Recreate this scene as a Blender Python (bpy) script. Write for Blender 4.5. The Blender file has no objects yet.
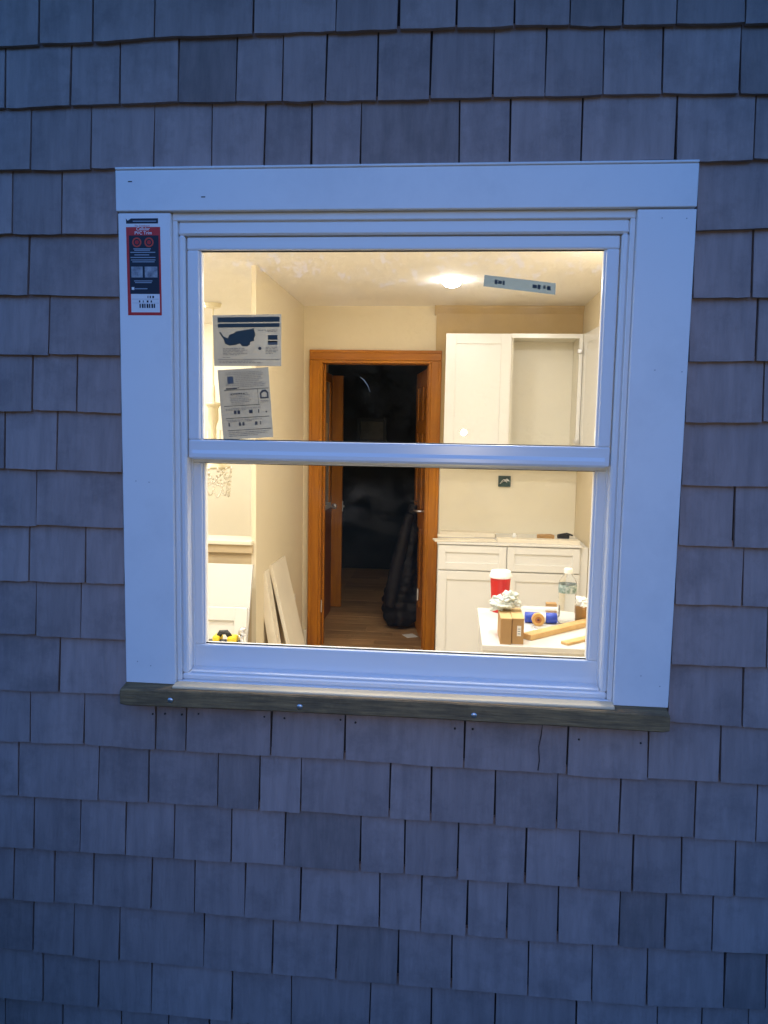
import bpy, bmesh, math, random
from mathutils import Vector, Matrix, noise as mnoise

random.seed(11)
R = math.radians
scene = bpy.context.scene
col = scene.collection

# ------------------------------------------------------------------ camera
cam_data = bpy.data.cameras.new("camera")
cam = bpy.data.objects.new("camera", cam_data)
col.objects.link(cam)
cr = Vector((0.99574878, 0.09040924, 0.01762189))
cu = Vector((-0.02684646, 0.10185314, 0.99443713))
cf = Vector((-0.08811146, 0.99068265, -0.10384731))
m = Matrix.Identity(4)
for i in range(3):
    m[i][0] = cr[i]; m[i][1] = cu[i]; m[i][2] = -cf[i]
m.translation = Vector((0.13337, -1.70633, 1.55973))
cam.matrix_world = m
cam_data.sensor_fit = 'HORIZONTAL'
cam_data.sensor_width = 36.0
cam_data.lens = 36.0 * 770.0 / 768.0
cam_data.clip_start = 0.05
cam_data.clip_end = 600.0
scene.camera = cam

# ------------------------------------------------------------------ sky and sun (blue dusk; the sun has gone behind the house)
SUN_ELEV, SUN_ROT = 8.0, 0.0
world = bpy.data.worlds.new("World")
scene.world = world
world.use_nodes = True
wn, wl = world.node_tree.nodes, world.node_tree.links
wn.clear()
sky = wn.new('ShaderNodeTexSky')
sky.sky_type = 'NISHITA'
sky.sun_disc = False
sky.sun_elevation = R(SUN_ELEV)
sky.sun_rotation = R(SUN_ROT)
sky.altitude = 0
sky.air_density = 1.0
sky.dust_density = 0.3
sky.ozone_density = 3.0
tint = wn.new('ShaderNodeMix'); tint.data_type = 'RGBA'; tint.blend_type = 'MULTIPLY'
tint.inputs['Factor'].default_value = 1.0
tint.inputs[7].default_value = (0.38, 0.565, 0.92, 1)       # tungsten white balance of the picture
bg = wn.new('ShaderNodeBackground'); bg.inputs['Strength'].default_value = 0.15
wo = wn.new('ShaderNodeOutputWorld')
wl.new(sky.outputs[0], tint.inputs[6]); wl.new(tint.outputs[2], bg.inputs[0]); wl.new(bg.outputs[0], wo.inputs[0])

sd = bpy.data.lights.new("sun", 'SUN')
sd.energy = 0.15; sd.angle = R(10); sd.color = (1.0, 0.86, 0.72)
so = bpy.data.objects.new("sun", sd)
col.objects.link(so)
so.rotation_euler = Vector((0, -math.cos(R(SUN_ELEV)), -math.sin(R(SUN_ELEV)))).to_track_quat('-Z', 'Y').to_euler()
so.location = (0, 60, 20)

# the weak white lamp of the phone that took the picture, a thumb's width right of its lens (its glint shows in the upper pane)
fd = bpy.data.lights.new("phone_lamp", 'SPOT')
fd.energy = 3.8; fd.color = (1.0, 0.84, 0.60); fd.spot_size = R(92); fd.spot_blend = 1.0; fd.shadow_soft_size = 0.012
fo = bpy.data.objects.new("phone_lamp", fd); col.objects.link(fo)
fo.location = (0.1755, -1.703, 1.5625)
fo.rotation_euler = cf.to_track_quat('-Z', 'Y').to_euler()

vs = scene.view_settings
vs.view_transform = 'Standard'; vs.look = 'None'; vs.exposure = 2.27; vs.gamma = 1.0; vs.use_curve_mapping = False
scene.render.engine = 'CYCLES'
scene.cycles.max_bounces = 10
scene.cycles.diffuse_bounces = 6
scene.cycles.transparent_max_bounces = 16
scene.cycles.sample_clamp_indirect = 6.0
CAN_STRENGTH = 64.0
CAN_COLOR = (1.0, 0.99, 0.97)

# ------------------------------------------------------------------ materials
MATS = {}
def mat(name, color, rough=0.5, spec=0.5, var=0.0, vscale=6.0, stretch=(1, 1, 1), bump=0.0, bscale=40.0,
        metal=0.0, per_obj=0.0, dark=None, detail=5.0, transmission=0.0, blotch=0.0, blscale=11.0):
    """Principled material; colour varies with stretched noise, and from object to object."""
    if name in MATS: return MATS[name]
    M = bpy.data.materials.new(name); M.use_nodes = True
    n, l = M.node_tree.nodes, M.node_tree.links
    p = n['Principled BSDF']
    p.inputs['Roughness'].default_value = rough
    p.inputs['Metallic'].default_value = metal
    p.inputs['Specular IOR Level'].default_value = spec
    p.inputs['Transmission Weight'].default_value = transmission
    p.inputs['Base Color'].default_value = (*color, 1)
    if var or bump or per_obj:
        tc = n.new('ShaderNodeTexCoord'); oi = n.new('ShaderNodeObjectInfo')
        mp = n.new('ShaderNodeMapping'); mp.inputs['Scale'].default_value = stretch
        off = n.new('ShaderNodeVectorMath'); off.operation = 'MULTIPLY_ADD'
        cmb = n.new('ShaderNodeCombineXYZ')
        for k in range(3): l.new(oi.outputs['Random'], cmb.inputs[k])
        l.new(cmb.outputs[0], off.inputs[0]); off.inputs[1].default_value = (37.1, 17.3, 53.7)
        l.new(tc.outputs['Object'], off.inputs[2]); l.new(off.outputs[0], mp.inputs[0])
        nz = n.new('ShaderNodeTexNoise'); nz.inputs['Scale'].default_value = vscale
        nz.inputs['Detail'].default_value = detail; nz.inputs['Roughness'].default_value = 0.62
        l.new(mp.outputs[0], nz.inputs['Vector'])
        last = None
        d = dark or tuple(c * 0.45 for c in color)
        mx = n.new('ShaderNodeMix'); mx.data_type = 'RGBA'
        mx.inputs[6].default_value = (*color, 1); mx.inputs[7].default_value = (*d, 1)
        mr = n.new('ShaderNodeMapRange')
        mr.inputs[1].default_value = 0.35; mr.inputs[2].default_value = 0.75
        mr.inputs[3].default_value = 0.0; mr.inputs[4].default_value = var
        l.new(nz.outputs['Fac'], mr.inputs[0]); l.new(mr.outputs[0], mx.inputs[0])
        last = mx.outputs[2]
        if blotch:
            bn = n.new('ShaderNodeTexNoise'); bn.inputs['Scale'].default_value = blscale; bn.inputs['Detail'].default_value = 6; bn.inputs['Roughness'].default_value = 0.7
            l.new(off.outputs[0], bn.inputs['Vector'])
            br = n.new('ShaderNodeMapRange'); br.inputs[1].default_value = 0.48; br.inputs[2].default_value = 0.72; br.inputs[4].default_value = blotch
            l.new(bn.outputs['Fac'], br.inputs[0])
            bx_ = n.new('ShaderNodeMix'); bx_.data_type = 'RGBA'; bx_.inputs[7].default_value = (*d, 1)
            l.new(br.outputs[0], bx_.inputs[0]); l.new(last, bx_.inputs[6]); last = bx_.outputs[2]
        if per_obj:
            hs = n.new('ShaderNodeHueSaturation')
            vr = n.new('ShaderNodeMapRange'); vr.inputs[3].default_value = 1 - per_obj; vr.inputs[4].default_value = 1 + per_obj * 0.6
            l.new(oi.outputs['Random'], vr.inputs[0]); l.new(vr.outputs[0], hs.inputs['Value'])
            l.new(last, hs.inputs['Color']); last = hs.outputs[0]
        l.new(last, p.inputs['Base Color'])
        if bump:
            bz = n.new('ShaderNodeTexNoise'); bz.inputs['Scale'].default_value = bscale; bz.inputs['Detail'].default_value = 4
            l.new(mp.outputs[0], bz.inputs['Vector'])
            bp = n.new('ShaderNodeBump'); bp.inputs['Strength'].default_value = bump; bp.inputs['Distance'].default_value = 0.002
            l.new(bz.outputs['Fac'], bp.inputs['Height']); l.new(bp.outputs[0], p.inputs['Normal'])
    MATS[name] = M
    return M

def emit(name, color, strength):
    M = bpy.data.materials.new(name); M.use_nodes = True
    n, l = M.node_tree.nodes, M.node_tree.links
    n.clear()
    e = n.new('ShaderNodeEmission'); e.inputs[0].default_value = (*color, 1); e.inputs[1].default_value = strength
    o = n.new('ShaderNodeOutputMaterial'); l.new(e.outputs[0], o.inputs[0])
    MATS[name] = M
    return M

def glass_mat(name, smear):
    """Thin double glazing: mostly see-through, fresnel mirror, smears, and pale haze painted in for mirrored sky."""
    M = bpy.data.materials.new(name); M.use_nodes = True
    n, l = M.node_tree.nodes, M.node_tree.links
    n.clear()
    out = n.new('ShaderNodeOutputMaterial')
    tr = n.new('ShaderNodeBsdfTransparent'); tr.inputs[0].default_value = (0.95, 0.965, 0.95, 1)
    gl = n.new('ShaderNodeBsdfGlossy'); gl.inputs['Roughness'].default_value = 0.004
    fr = n.new('ShaderNodeFresnel'); fr.inputs[0].default_value = 1.5
    f2 = n.new('ShaderNodeMath'); f2.operation = 'MULTIPLY'; f2.inputs[1].default_value = 1.7; f2.use_clamp = True
    l.new(fr.outputs[0], f2.inputs[0])
    mx = n.new('ShaderNodeMixShader'); l.new(f2.outputs[0], mx.inputs[0]); l.new(tr.outputs[0], mx.inputs[1]); l.new(gl.outputs[0], mx.inputs[2])
    df = n.new('ShaderNodeBsdfDiffuse'); df.inputs[0].default_value = (0.85, 0.85, 0.85, 1)
    tl = n.new('ShaderNodeBsdfTranslucent'); tl.inputs[0].default_value = (0.85, 0.85, 0.85, 1)
    dm = n.new('ShaderNodeMixShader'); dm.inputs[0].default_value = 0.5
    l.new(df.outputs[0], dm.inputs[1]); l.new(tl.outputs[0], dm.inputs[2])
    tc = n.new('ShaderNodeTexCoord')
    def noise(scale, det, lo, hi, amt, st=(1, 1, 1), dist=0.0):
        mp = n.new('ShaderNodeMapping'); mp.inputs['Scale'].default_value = st
        l.new(tc.outputs['Object'], mp.inputs[0])
        z = n.new('ShaderNodeTexNoise'); z.inputs['Scale'].default_value = scale; z.inputs['Detail'].default_value = det
        z.inputs['Distortion'].default_value = dist
        l.new(mp.outputs[0], z.inputs['Vector'])
        r = n.new('ShaderNodeMapRange'); r.inputs[1].default_value = lo; r.inputs[2].default_value = hi; r.inputs[4].default_value = amt
        l.new(z.outputs['Fac'], r.inputs[0])
        return r.outputs[0]
    def op(a, b, o):
        q = n.new('ShaderNodeMath'); q.operation = o; q.use_clamp = True
        l.new(a, q.inputs[0])
        if isinstance(b, float): q.inputs[1].default_value = b
        else: l.new(b, q.inputs[1])
        return q.outputs[0]
    big = noise(3.0, 3, 0.42, 0.75, 1.0)
    fine = noise(14.0, 4, 0.42, 0.85, 1.0, (1, 1, 1.4), 0.5)
    sp = noise(140.0, 2, 0.74, 0.8, 1.0)
    # smears are densest near the top rail, partly painting in faint sky reflections
    sep = n.new('ShaderNodeSeparateXYZ'); l.new(tc.outputs['Object'], sep.inputs[0])
    zr = n.new('ShaderNodeMapRange'); zr.inputs[1].default_value = 0.25; zr.inputs[2].default_value = 0.42
    zr.inputs[3].default_value = 0.12; zr.inputs[4].default_value = 1.0
    l.new(sep.outputs[2], zr.inputs[0])
    a = op(op(op(big, fine, 'MULTIPLY'), zr.outputs[0], 'MULTIPLY'), smear, 'MULTIPLY')
    b = op(op(sp, big, 'MULTIPLY'), smear * 0.8, 'MULTIPLY')
    c = op(op(a, b, 'ADD'), 0.0012, 'ADD')
    fm = n.new('ShaderNodeMixShader'); l.new(c, fm.inputs[0]); l.new(mx.outputs[0], fm.inputs[1]); l.new(dm.outputs[0], fm.inputs[2])
    l.new(fm.outputs[0], out.inputs[0])
    MATS[name] = M
    return M

def paper_mat(name, color, trans=0.45):
    M = bpy.data.materials.new(name); M.use_nodes = True
    n, l = M.node_tree.nodes, M.node_tree.links
    n.clear()
    out = n.new('ShaderNodeOutputMaterial')
    df = n.new('ShaderNodeBsdfDiffuse'); tl = n.new('ShaderNodeBsdfTranslucent')
    tc = n.new('ShaderNodeTexCoord'); z = n.new('ShaderNodeTexNoise'); z.inputs['Scale'].default_value = 30
    l.new(tc.outputs['Object'], z.inputs['Vector'])
    mx = n.new('ShaderNodeMix'); mx.data_type = 'RGBA'
    mx.inputs[6].default_value = (*color, 1); mx.inputs[7].default_value = (*[c * 0.8 for c in color], 1)
    l.new(z.outputs['Fac'], mx.inputs[0])
    l.new(mx.outputs[2], df.inputs[0]); l.new(mx.outputs[2], tl.inputs[0])
    ms = n.new('ShaderNodeMixShader'); ms.inputs[0].default_value = trans
    l.new(df.outputs[0], ms.inputs[1]); l.new(tl.outputs[0], ms.inputs[2]); l.new(ms.outputs[0], out.inputs[0])
    MATS[name] = M
    return M

# ------------------------------------------------------------------ mesh helpers
ORG = {}
def tag(o, label, category=None, group=None, kind=None):
    if label: o["label"] = label
    if category: o["category"] = category
    if group: o["group"] = group
    if kind: o["kind"] = kind
    return o
def thing(name, label, category, loc, group=None):
    o = bpy.data.objects.new(name, None)
    o.empty_display_size = 0.05
    col.objects.link(o)
    o.location = loc
    ORG[o] = Vector(loc)
    return tag(o, label, category, group)

class B:
    """Collects geometry in world coordinates; make() turns it into one mesh object."""
    def __init__(s): s.bm = bmesh.new()
    def _merge(s, b2, M=None):
        if M is not None: bmesh.ops.transform(b2, matrix=M, verts=b2.verts)
        me = bpy.data.meshes.new("tmp"); b2.to_mesh(me); b2.free()
        s.bm.from_mesh(me); bpy.data.meshes.remove(me)
        return s
    def box(s, x0, x1, y0, y1, z0, z1, bev=0.0, M=None, seg=1):
        b = bmesh.new()
        bmesh.ops.create_cube(b, size=1)
        for v in b.verts:
            v.co = Vector(((x0 + x1) / 2 + v.co.x * (x1 - x0), (y0 + y1) / 2 + v.co.y * (y1 - y0), (z0 + z1) / 2 + v.co.z * (z1 - z0)))
        if bev: bmesh.ops.bevel(b, geom=b.edges[:], offset=bev, segments=seg, affect='EDGES', profile=0.5)
        return s._merge(b, M)
    def prism(s, poly, y0, y1, M=None):
        """outline in x,z extruded from y0 to y1"""
        b = bmesh.new()
        f = [b.verts.new((x, y0, z)) for x, z in poly]; k = [b.verts.new((x, y1, z)) for x, z in poly]
        n = len(poly)
        b.faces.new(f); b.faces.new(k[::-1])
        for i in range(n): b.faces.new((f[i], k[i], k[(i + 1) % n], f[(i + 1) % n]))
        bmesh.ops.recalc_face_normals(b, faces=b.faces[:])
        return s._merge(b, M)
    def extrude_x(s, prof, x0, x1, M=None):
        """outline in y,z extruded along x"""
        b = bmesh.new()
        f = [b.verts.new((x0, y, z)) for y, z in prof]; k = [b.verts.new((x1, y, z)) for y, z in prof]
        n = len(prof)
        b.faces.new(f); b.faces.new(k[::-1])
        for i in range(n): b.faces.new((f[i], k[i], k[(i + 1) % n], f[(i + 1) % n]))
        bmesh.ops.recalc_face_normals(b, faces=b.faces[:])
        return s._merge(b, M)
    def lathe(s, prof, c, seg=24, M=None, jitter=0.0):
        """profile (radius, z) turned round the vertical through c"""
        b = bmesh.new(); rings = []
        for r, z in prof:
            if r < 1e-5: rings.append([b.verts.new((0, 0, z))])
            else: rings.append([b.verts.new((r * math.cos(2 * math.pi * i / seg), r * math.sin(2 * math.pi * i / seg), z)) for i in range(seg)])
        for a, d in zip(rings, rings[1:]):
            for i in range(seg):
                j = (i + 1) % seg
                if len(a) == 1 and len(d) == 1: continue
                if len(a) == 1: b.faces.new((a[0], d[i], d[j]))
                elif len(d) == 1: b.faces.new((a[i], a[j], d[0]))
                else: b.faces.new((a[i], a[j], d[j], d[i]))
        bmesh.ops.recalc_face_normals(b, faces=b.faces[:])
        T = Matrix.Translation(c)
        return s._merge(b, T @ M if M is not None else T)
    def tube(s, pts, rad, seg=8):
        b = bmesh.new(); pts = [Vector(p) for p in pts]; rings = []
        rads = rad if isinstance(rad, (list, tuple)) else [rad] * len(pts)
        for i, p in enumerate(pts):
            t = (pts[min(i + 1, len(pts) - 1)] - pts[max(i - 1, 0)]).normalized()
            a = t.orthogonal().normalized() if i == 0 else (a - t * a.dot(t)).normalized()
            c = t.cross(a)
            rings.append([b.verts.new(p + (a * math.cos(2 * math.pi * k / seg) + c * math.sin(2 * math.pi * k / seg)) * rads[i]) for k in range(seg)])
        for q, d in zip(rings, rings[1:]):
            for k in range(seg): b.faces.new((q[k], q[(k + 1) % seg], d[(k + 1) % seg], d[k]))
        b.faces.new(rings[0][::-1]); b.faces.new(rings[-1])
        bmesh.ops.recalc_face_normals(b, faces=b.faces[:])
        return s._merge(b)
    def ico(s, c, r, sub=1, scale=(1, 1, 1), rough=0.0, freq=3.0, seed=0.0):
        b = bmesh.new(); bmesh.ops.create_icosphere(b, subdivisions=sub, radius=1)
        for v in b.verts:
            k = 1.0
            if rough: k += rough * mnoise.noise(v.co * freq + Vector((seed, seed, seed))) + rough * 0.5 * mnoise.noise(v.co * freq * 2.7 + Vector((seed, 0, seed)))
            v.co = Vector((v.co.x * scale[0], v.co.y * scale[1], v.co.z * scale[2])) * r * k + Vector(c)
        return s._merge(b)
    def make(s, name, material, parent=None, smooth=False, origin=None):
        bm = s.bm
        if origin is None:
            xs = [v.co.x for v in bm.verts]; ys = [v.co.y for v in bm.verts]; zs = [v.co.z for v in bm.verts]
            origin = Vector(((min(xs) + max(xs)) / 2, (min(ys) + max(ys)) / 2, min(zs)))
        origin = Vector(origin)
        bmesh.ops.translate(bm, vec=-origin, verts=bm.verts)
        me = bpy.data.meshes.new(name); bm.to_mesh(me); bm.free()
        if smooth:
            for p in me.polygons: p.use_smooth = True
        me.materials.append(material)
        o = bpy.data.objects.new(name, me); col.objects.link(o)
        ORG[o] = origin
        if parent is not None:
            o.parent = parent; o.location = origin - ORG[parent]
        else: o.location = origin
        return o
def struct(b, name, material, label=None):
    o = b.make(name, material); o["kind"] = "structure"
    if label: o["label"] = label
    return o
def text(name, body, size, x, y, z, material, parent, align='CENTER', mirror=False, width=1.0, bold=0.0):
    """flat lettering on a vertical face looking to -y, lower edge at z"""
    cv = bpy.data.curves.new("lettering", 'FONT'); cv.body = body; cv.size = size; cv.align_x = align; cv.offset = bold
    to = bpy.data.objects.new("lettering", cv); col.objects.link(to)
    dg = bpy.context.evaluated_depsgraph_get()
    me = bpy.data.meshes.new_from_object(to.evaluated_get(dg))
    bpy.data.objects.remove(to); bpy.data.curves.remove(cv)
    for v in me.vertices:
        px, py = v.co.x * width, v.co.y
        v.co = Vector((-px if mirror else px, 0, py))
    me.name = name; me.materials.clear(); me.materials.append(material)
    o = bpy.data.objects.new(name, me); col.objects.link(o)
    o.parent = parent; o.location = Vector((x, y, z)) - ORG[parent]
    ORG[o] = Vector((x, y, z))
    return o
def rotz(cx, cy, a): return Matrix.Translation((cx, cy, 0)) @ Matrix.Rotation(a, 4, 'Z') @ Matrix.Translation((-cx, -cy, 0))
def rot_at(p, a, ax): return Matrix.Translation(p) @ Matrix.Rotation(a, 4, ax) @ Matrix.Translation(-Vector(p))

# ------------------------------------------------------------------ material library
SHINGLE = mat("painted_cedar_shingle", (0.375, 0.288, 0.268), rough=0.82, detail=9.0, spec=0.25, blotch=0.8, blscale=8.0, var=0.62, vscale=5.0, stretch=(9, 9, 0.8), bump=0.8, bscale=20, per_obj=0.12, dark=(0.20, 0.16, 0.153))
SHINGLE_WORN = mat("weathered_cedar_shingle", (0.30, 0.232, 0.215), rough=0.9, detail=9.0, spec=0.15, blotch=0.5, var=0.75, vscale=7.0, stretch=(7, 7, 0.9), bump=0.9, bscale=24, per_obj=0.12, dark=(0.16, 0.13, 0.122))
SHEATH = mat("dark_sheathing", (0.03, 0.03, 0.038), rough=0.9, var=0.4, vscale=8)
PVC = mat("white_pvc_trim", (0.80, 0.80, 0.80), rough=0.42, spec=0.4, blotch=0.5, blscale=4.0, var=0.10, vscale=4.0, bump=0.06, bscale=14, dark=(0.66, 0.67, 0.68))
VINYL = mat("white_vinyl", (0.80, 0.80, 0.80), rough=0.26, spec=0.5, var=0.10, vscale=5.0, dark=(0.66, 0.66, 0.66))
GASKET = mat("black_gasket", (0.02, 0.02, 0.02), rough=0.6)
SILLWOOD = mat("weathered_sill_wood", (0.30, 0.20, 0.095), rough=0.8, spec=0.2, var=1.0, vscale=9.0, stretch=(1.3, 16, 16), detail=9.0, blotch=0.8, blscale=9.0, bump=1.0, bscale=14, dark=(0.10, 0.075, 0.048))
STEEL = mat("zinc_steel", (0.62, 0.62, 0.64), rough=0.35, metal=0.9)
NAIL = mat("dark_nail", (0.012, 0.012, 0.015), rough=0.6)
GRASS = mat("lawn", (0.045, 0.07, 0.025), rough=0.95, var=0.9, vscale=2.0, bump=0.6, bscale=60)
LEAF = mat("dark_foliage", (0.024, 0.036, 0.016), rough=0.8, var=0.8, vscale=1.2, dark=(0.010, 0.016, 0.007))

# ------------------------------------------------------------------ ground and the wood across the lawn (seen only mirrored in the panes)
b = B(); b.box(-250, 250, -250, 250, -0.5, -0.25)
struct(b, "ground", GRASS)
b = bmesh.new()
for k in range(60000):
    x = random.uniform(-60, 60)
    top = 8.9 + 1.2 * mnoise.noise(Vector((x * 0.16, 3.1, 0))) + 1.0 * mnoise.noise(Vector((x * 0.6, 7.7, 0)))
    z = -0.25 + (top + 0.25) * random.random() ** 0.85
    y = -27 + random.uniform(-3, 3) - 0.012 * x * x * 0.0
    s = random.uniform(0.08, 0.20)
    q = Matrix.Translation((x, y, z)) @ Matrix.Rotation(random.uniform(0, 6.28), 4, 'Z') @ Matrix.Rotation(random.uniform(-0.9, 0.9), 4, 'X')
    vs_ = [b.verts.new(q @ Vector(p)) for p in ((-s, 0, -s * 0.6), (s * 0.8, 0.05, -s * 0.7), (s, 0, s * 0.6), (-s * 0.3, 0.08, s))]
    b.faces.new(vs_)
for i in range(120):                                  # the solid heart of the wood, lumpy and unseen through
    xa, xb = -60 + i, -59 + i
    za, zb = (7.4 + 1.2 * mnoise.noise(Vector((q * 0.16, 3.1, 0))) + 0.5 * mnoise.noise(Vector((q * 0.9, 1.7, 0))) for q in (xa, xb))
    ya, yb = (-28 + 0.9 * mnoise.noise(Vector((q * 0.5, 9.1, 0))) for q in (xa, xb))
    b.faces.new([b.verts.new(p) for p in ((xa, ya, -0.3), (xb, yb, -0.3), (xb, yb - 0.4, zb), (xa, ya - 0.4, za))])
me = bpy.data.meshes.new("woodland"); b.to_mesh(me); b.free(); me.materials.append(LEAF)
wood = bpy.data.objects.new("woodland", me); col.objects.link(wood)
tag(wood, "dark leafy wood across the lawn, mirrored in the panes", kind="stuff")

# ------------------------------------------------------------------ shingled house wall
COURSES = {
 0: [(-0.889, 2.3944), (-0.683, 2.3954), (-0.525, 2.4017), (-0.313, 2.4022), (-0.003, 2.4040), (0.230, 2.4037), (0.490, 2.3985), (0.743, 2.3955)],
 1: [(-0.894, 2.2618), (-0.755, 2.2655), (-0.482, 2.2687), (-0.313, 2.2644), (0.063, 2.2623), (0.235, 2.2629), (0.497, 2.2637), (0.752, 2.2586)],
 2: [(-0.899, 2.1290), (-0.758, 2.1285), (-0.631, 2.1306), (0.623, 2.1296), (0.761, 2.1312)],
 3: [(-0.904, 1.9908), (-0.757, 1.9912), (-0.634, 1.9880), (0.613, 1.9885), (0.694, 1.9911), (0.770, 1.9927)],
 4: [(-0.909, 1.8547), (-0.766, 1.8538), (-0.630, 1.8497), (0.625, 1.8519), (0.779, 1.8539)],
 5: [(-0.914, 1.7219), (-0.632, 1.7187), (0.625, 1.7194), (0.788, 1.7220)],
 6: [(-0.918, 1.5916), (-0.773, 1.5919), (-0.634, 1.5897), (0.624, 1.5905), (0.797, 1.5923)],
 7: [(-0.923, 1.4592), (-0.632, 1.4563), (0.623, 1.4550), (0.806, 1.4562)],
 8: [(-0.928, 1.3223), (-0.780, 1.3249), (-0.630, 1.3226), (0.624, 1.3239), (0.815, 1.3244)],
 9: [(-0.933, 1.1904), (-0.632, 1.1922), (0.625, 1.1940), (0.823, 1.1960)],
 10: [(-0.937, 1.0589), (-0.812, 1.0605), (-0.630, 1.0602), (0.628, 1.0587), (0.832, 1.0590)],
 11: [(-0.942, 0.9229), (-0.630, 0.9271), (0.626, 0.9244), (0.842, 0.9220)],
 12: [(-0.947, 0.7923), (-0.737, 0.7989), (-0.555, 0.7941), (-0.312, 0.7955), (-0.100, 0.7954), (0.176, 0.7921), (0.286, 0.7914), (0.590, 0.7904), (0.850, 0.7921)],
 13: [(-0.952, 0.6572), (-0.700, 0.6601), (-0.405, 0.6611), (-0.204, 0.6615), (0.101, 0.6590), (0.290, 0.6593), (0.534, 0.6562), (0.859, 0.6579)],
 14: [(-0.957, 0.5233), (-0.634, 0.5242), (-0.371, 0.5235), (-0.244, 0.5237), (0.168, 0.5208), (0.295, 0.5215), (0.568, 0.5196), (0.868, 0.5240)],
 15: [(-0.961, 0.3877), (-0.571, 0.3894), (-0.312, 0.3862), (-0.013, 0.3841), (0.300, 0.3790), (0.545, 0.3816), (0.877, 0.3892)],
 16: [(-0.966, 0.2543), (-0.655, 0.2463), (-0.312, 0.2429), (0.035, 0.2425), (0.305, 0.2414), (0.616, 0.2405), (0.886, 0.2549)],
 17: [(-0.971, 0.1197), (-0.711, 0.1159), (-0.312, 0.1096), (0.309, 0.1103), (0.895, 0.1210)],
}
JOINTS = {
 0: [-0.8008, -0.6774, -0.5376, -0.3197, -0.1399, -0.0067, 0.1146, 0.2349, 0.3483, 0.4557, 0.5632, 0.6982],
 1: [-0.7312, -0.6185, -0.4864, -0.3572, -0.2556, -0.1614, -0.0494, 0.0633, 0.195, 0.3033, 0.4215, 0.5413, 0.6961],
 2: [-0.8272, -0.6877, -0.5433, -0.413, -0.2949, -0.1913, -0.0839, 0.1268, 0.2342, 0.3838, 0.5755, 0.7323],
 3: ([-0.7586], []),
 4: ([-0.8406], [0.7457]),
 5: ([-0.7958], [0.7636]),
 6: ([-0.8406, -0.7335], [0.7855]),
 7: ([-0.912, -0.7851], []),
 8: ([-0.8391], [0.7418]),
 9: ([-0.7226], [0.7689]),
 10: ([-0.8485, -0.7368], [0.8281]),
 11: ([-0.7936], [0.7857]),
 12: [-0.8706, -0.7344, -0.557, -0.4822, -0.277, -0.1012, 0.1763, 0.4103, 0.5879, 0.7456],
 13: [-0.9055, -0.7011, -0.5769, -0.4061, -0.3047, -0.2052, 0.0054, 0.1019, 0.2498, 0.3917, 0.5319, 0.6991],
 14: [-0.8701, -0.7505, -0.6359, -0.514, -0.3731, -0.2437, -0.062, 0.044, 0.1676, 0.3249, 0.4472, 0.5677, 0.6759, 0.7942],
 15: [-0.9262, -0.8212, -0.7205, -0.5725, -0.4654, -0.3406, -0.2041, -0.0144, 0.0856, 0.194, 0.2873, 0.4044, 0.5442, 0.6478, 0.7534],
 16: [-0.8811, -0.7753, -0.6574, -0.4432, -0.2721, -0.1152, 0.0337, 0.1601, 0.3412, 0.4885, 0.614, 0.7875, 0.8798],
 17: [-0.859, -0.713, -0.5772, -0.3736, -0.2256, -0.0323, 0.1151, 0.2676, 0.4574, 0.6437, 0.744, 0.8487],
 18: [-0.9628, -0.8116, -0.6586, -0.5372, -0.4324],
}

house = thing("house", "house wall clad in grey-blue painted cedar shingles around the window", "house", (0, 0.05, -0.25))
b = B()
for bx in ((-4.2, -0.5045, -0.25, 3.0), (0.5045, 4.2, -0.25, 3.0), (-0.5045, 0.5045, -0.25, 0.955), (-0.5045, 0.5045, 2.0325, 3.0)):
    b.box(bx[0], bx[1], 0.034, 0.135, bx[2], bx[3])
b.make("sheathing", SHEATH, house)

EXPO, SLOPE, THICK = 0.1335, 0.090, 0.0118
def course_z(k, x):
    if k in COURSES:
        c = COURSES[k]
        if x <= c[0][0]: return c[0][1]
        for (xa, za), (xb, zb) in zip(c, c[1:]):
            if x <= xb: return za + (zb - za) * (x - xa) / (xb - xa)
        return c[-1][1]
    if k < 0: return course_z(0, x) - k * EXPO
    return course_z(17, x) - (k - 17) * EXPO
def shingle_verts(k, xa, xb, rnd):
    """front/back outline of one shingle of course k between xa and xb"""
    zt = course_z(k - 1, (xa + xb) / 2) + 0.012
    yj = rnd.uniform(-0.0016, 0.0012); tw = rnd.uniform(-0.0012, 0.0012)
    dz = rnd.gauss(0, 0.0011)
    la, lb = rnd.uniform(-0.0012, 0.0012), rnd.uniform(-0.0012, 0.0012)
    n = 5; V = []
    for i in range(n + 1):
        t = i / n; x = xa + (xb - xa) * t
        z = course_z(k, x) + dz + rnd.gauss(0, 0.0005)
        if i in (0, n): z += abs(rnd.gauss(0, 0.0009))
        V.append((x + (la if i == 0 else lb if i == n else 0), z, tw * (t - 0.5)))
    zb = sum(v[1] for v in V) / len(V)
    def yf(z): return 0.008 + (z - zb) * SLOPE + yj
    front = [(x, yf(z) + w, z) for x, z, w in V] + [(xb - lb, yf(zt) , zt), (xa - la, yf(zt), zt)]
    back = [(x, y + THICK + (0.0 if i < n + 1 else 0.0), z) for i, (x, y, z) in enumerate(front)]
    return front, back
def add_shingle(bm, k, xa, xb, rnd):
    f, bk = shingle_verts(k, xa, xb, rnd)
    A = [bm.verts.new(v) for v in f]; D = [bm.verts.new(v) for v in bk]; n = len(A)
    bm.faces.new(A)
    for i in range(n): bm.faces.new((A[i], D[i], D[(i + 1) % n], A[(i + 1) % n]))
    bmesh.ops.recalc_face_normals(bm, faces=bm.faces[-(n + 1):] if False else bm.faces[:]) if len(bm.faces) < 40 else None
rnd = random.Random(5)
GAP = 0.0023
CAS = 0.6255                      # the boards of the window stop the courses here
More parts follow.
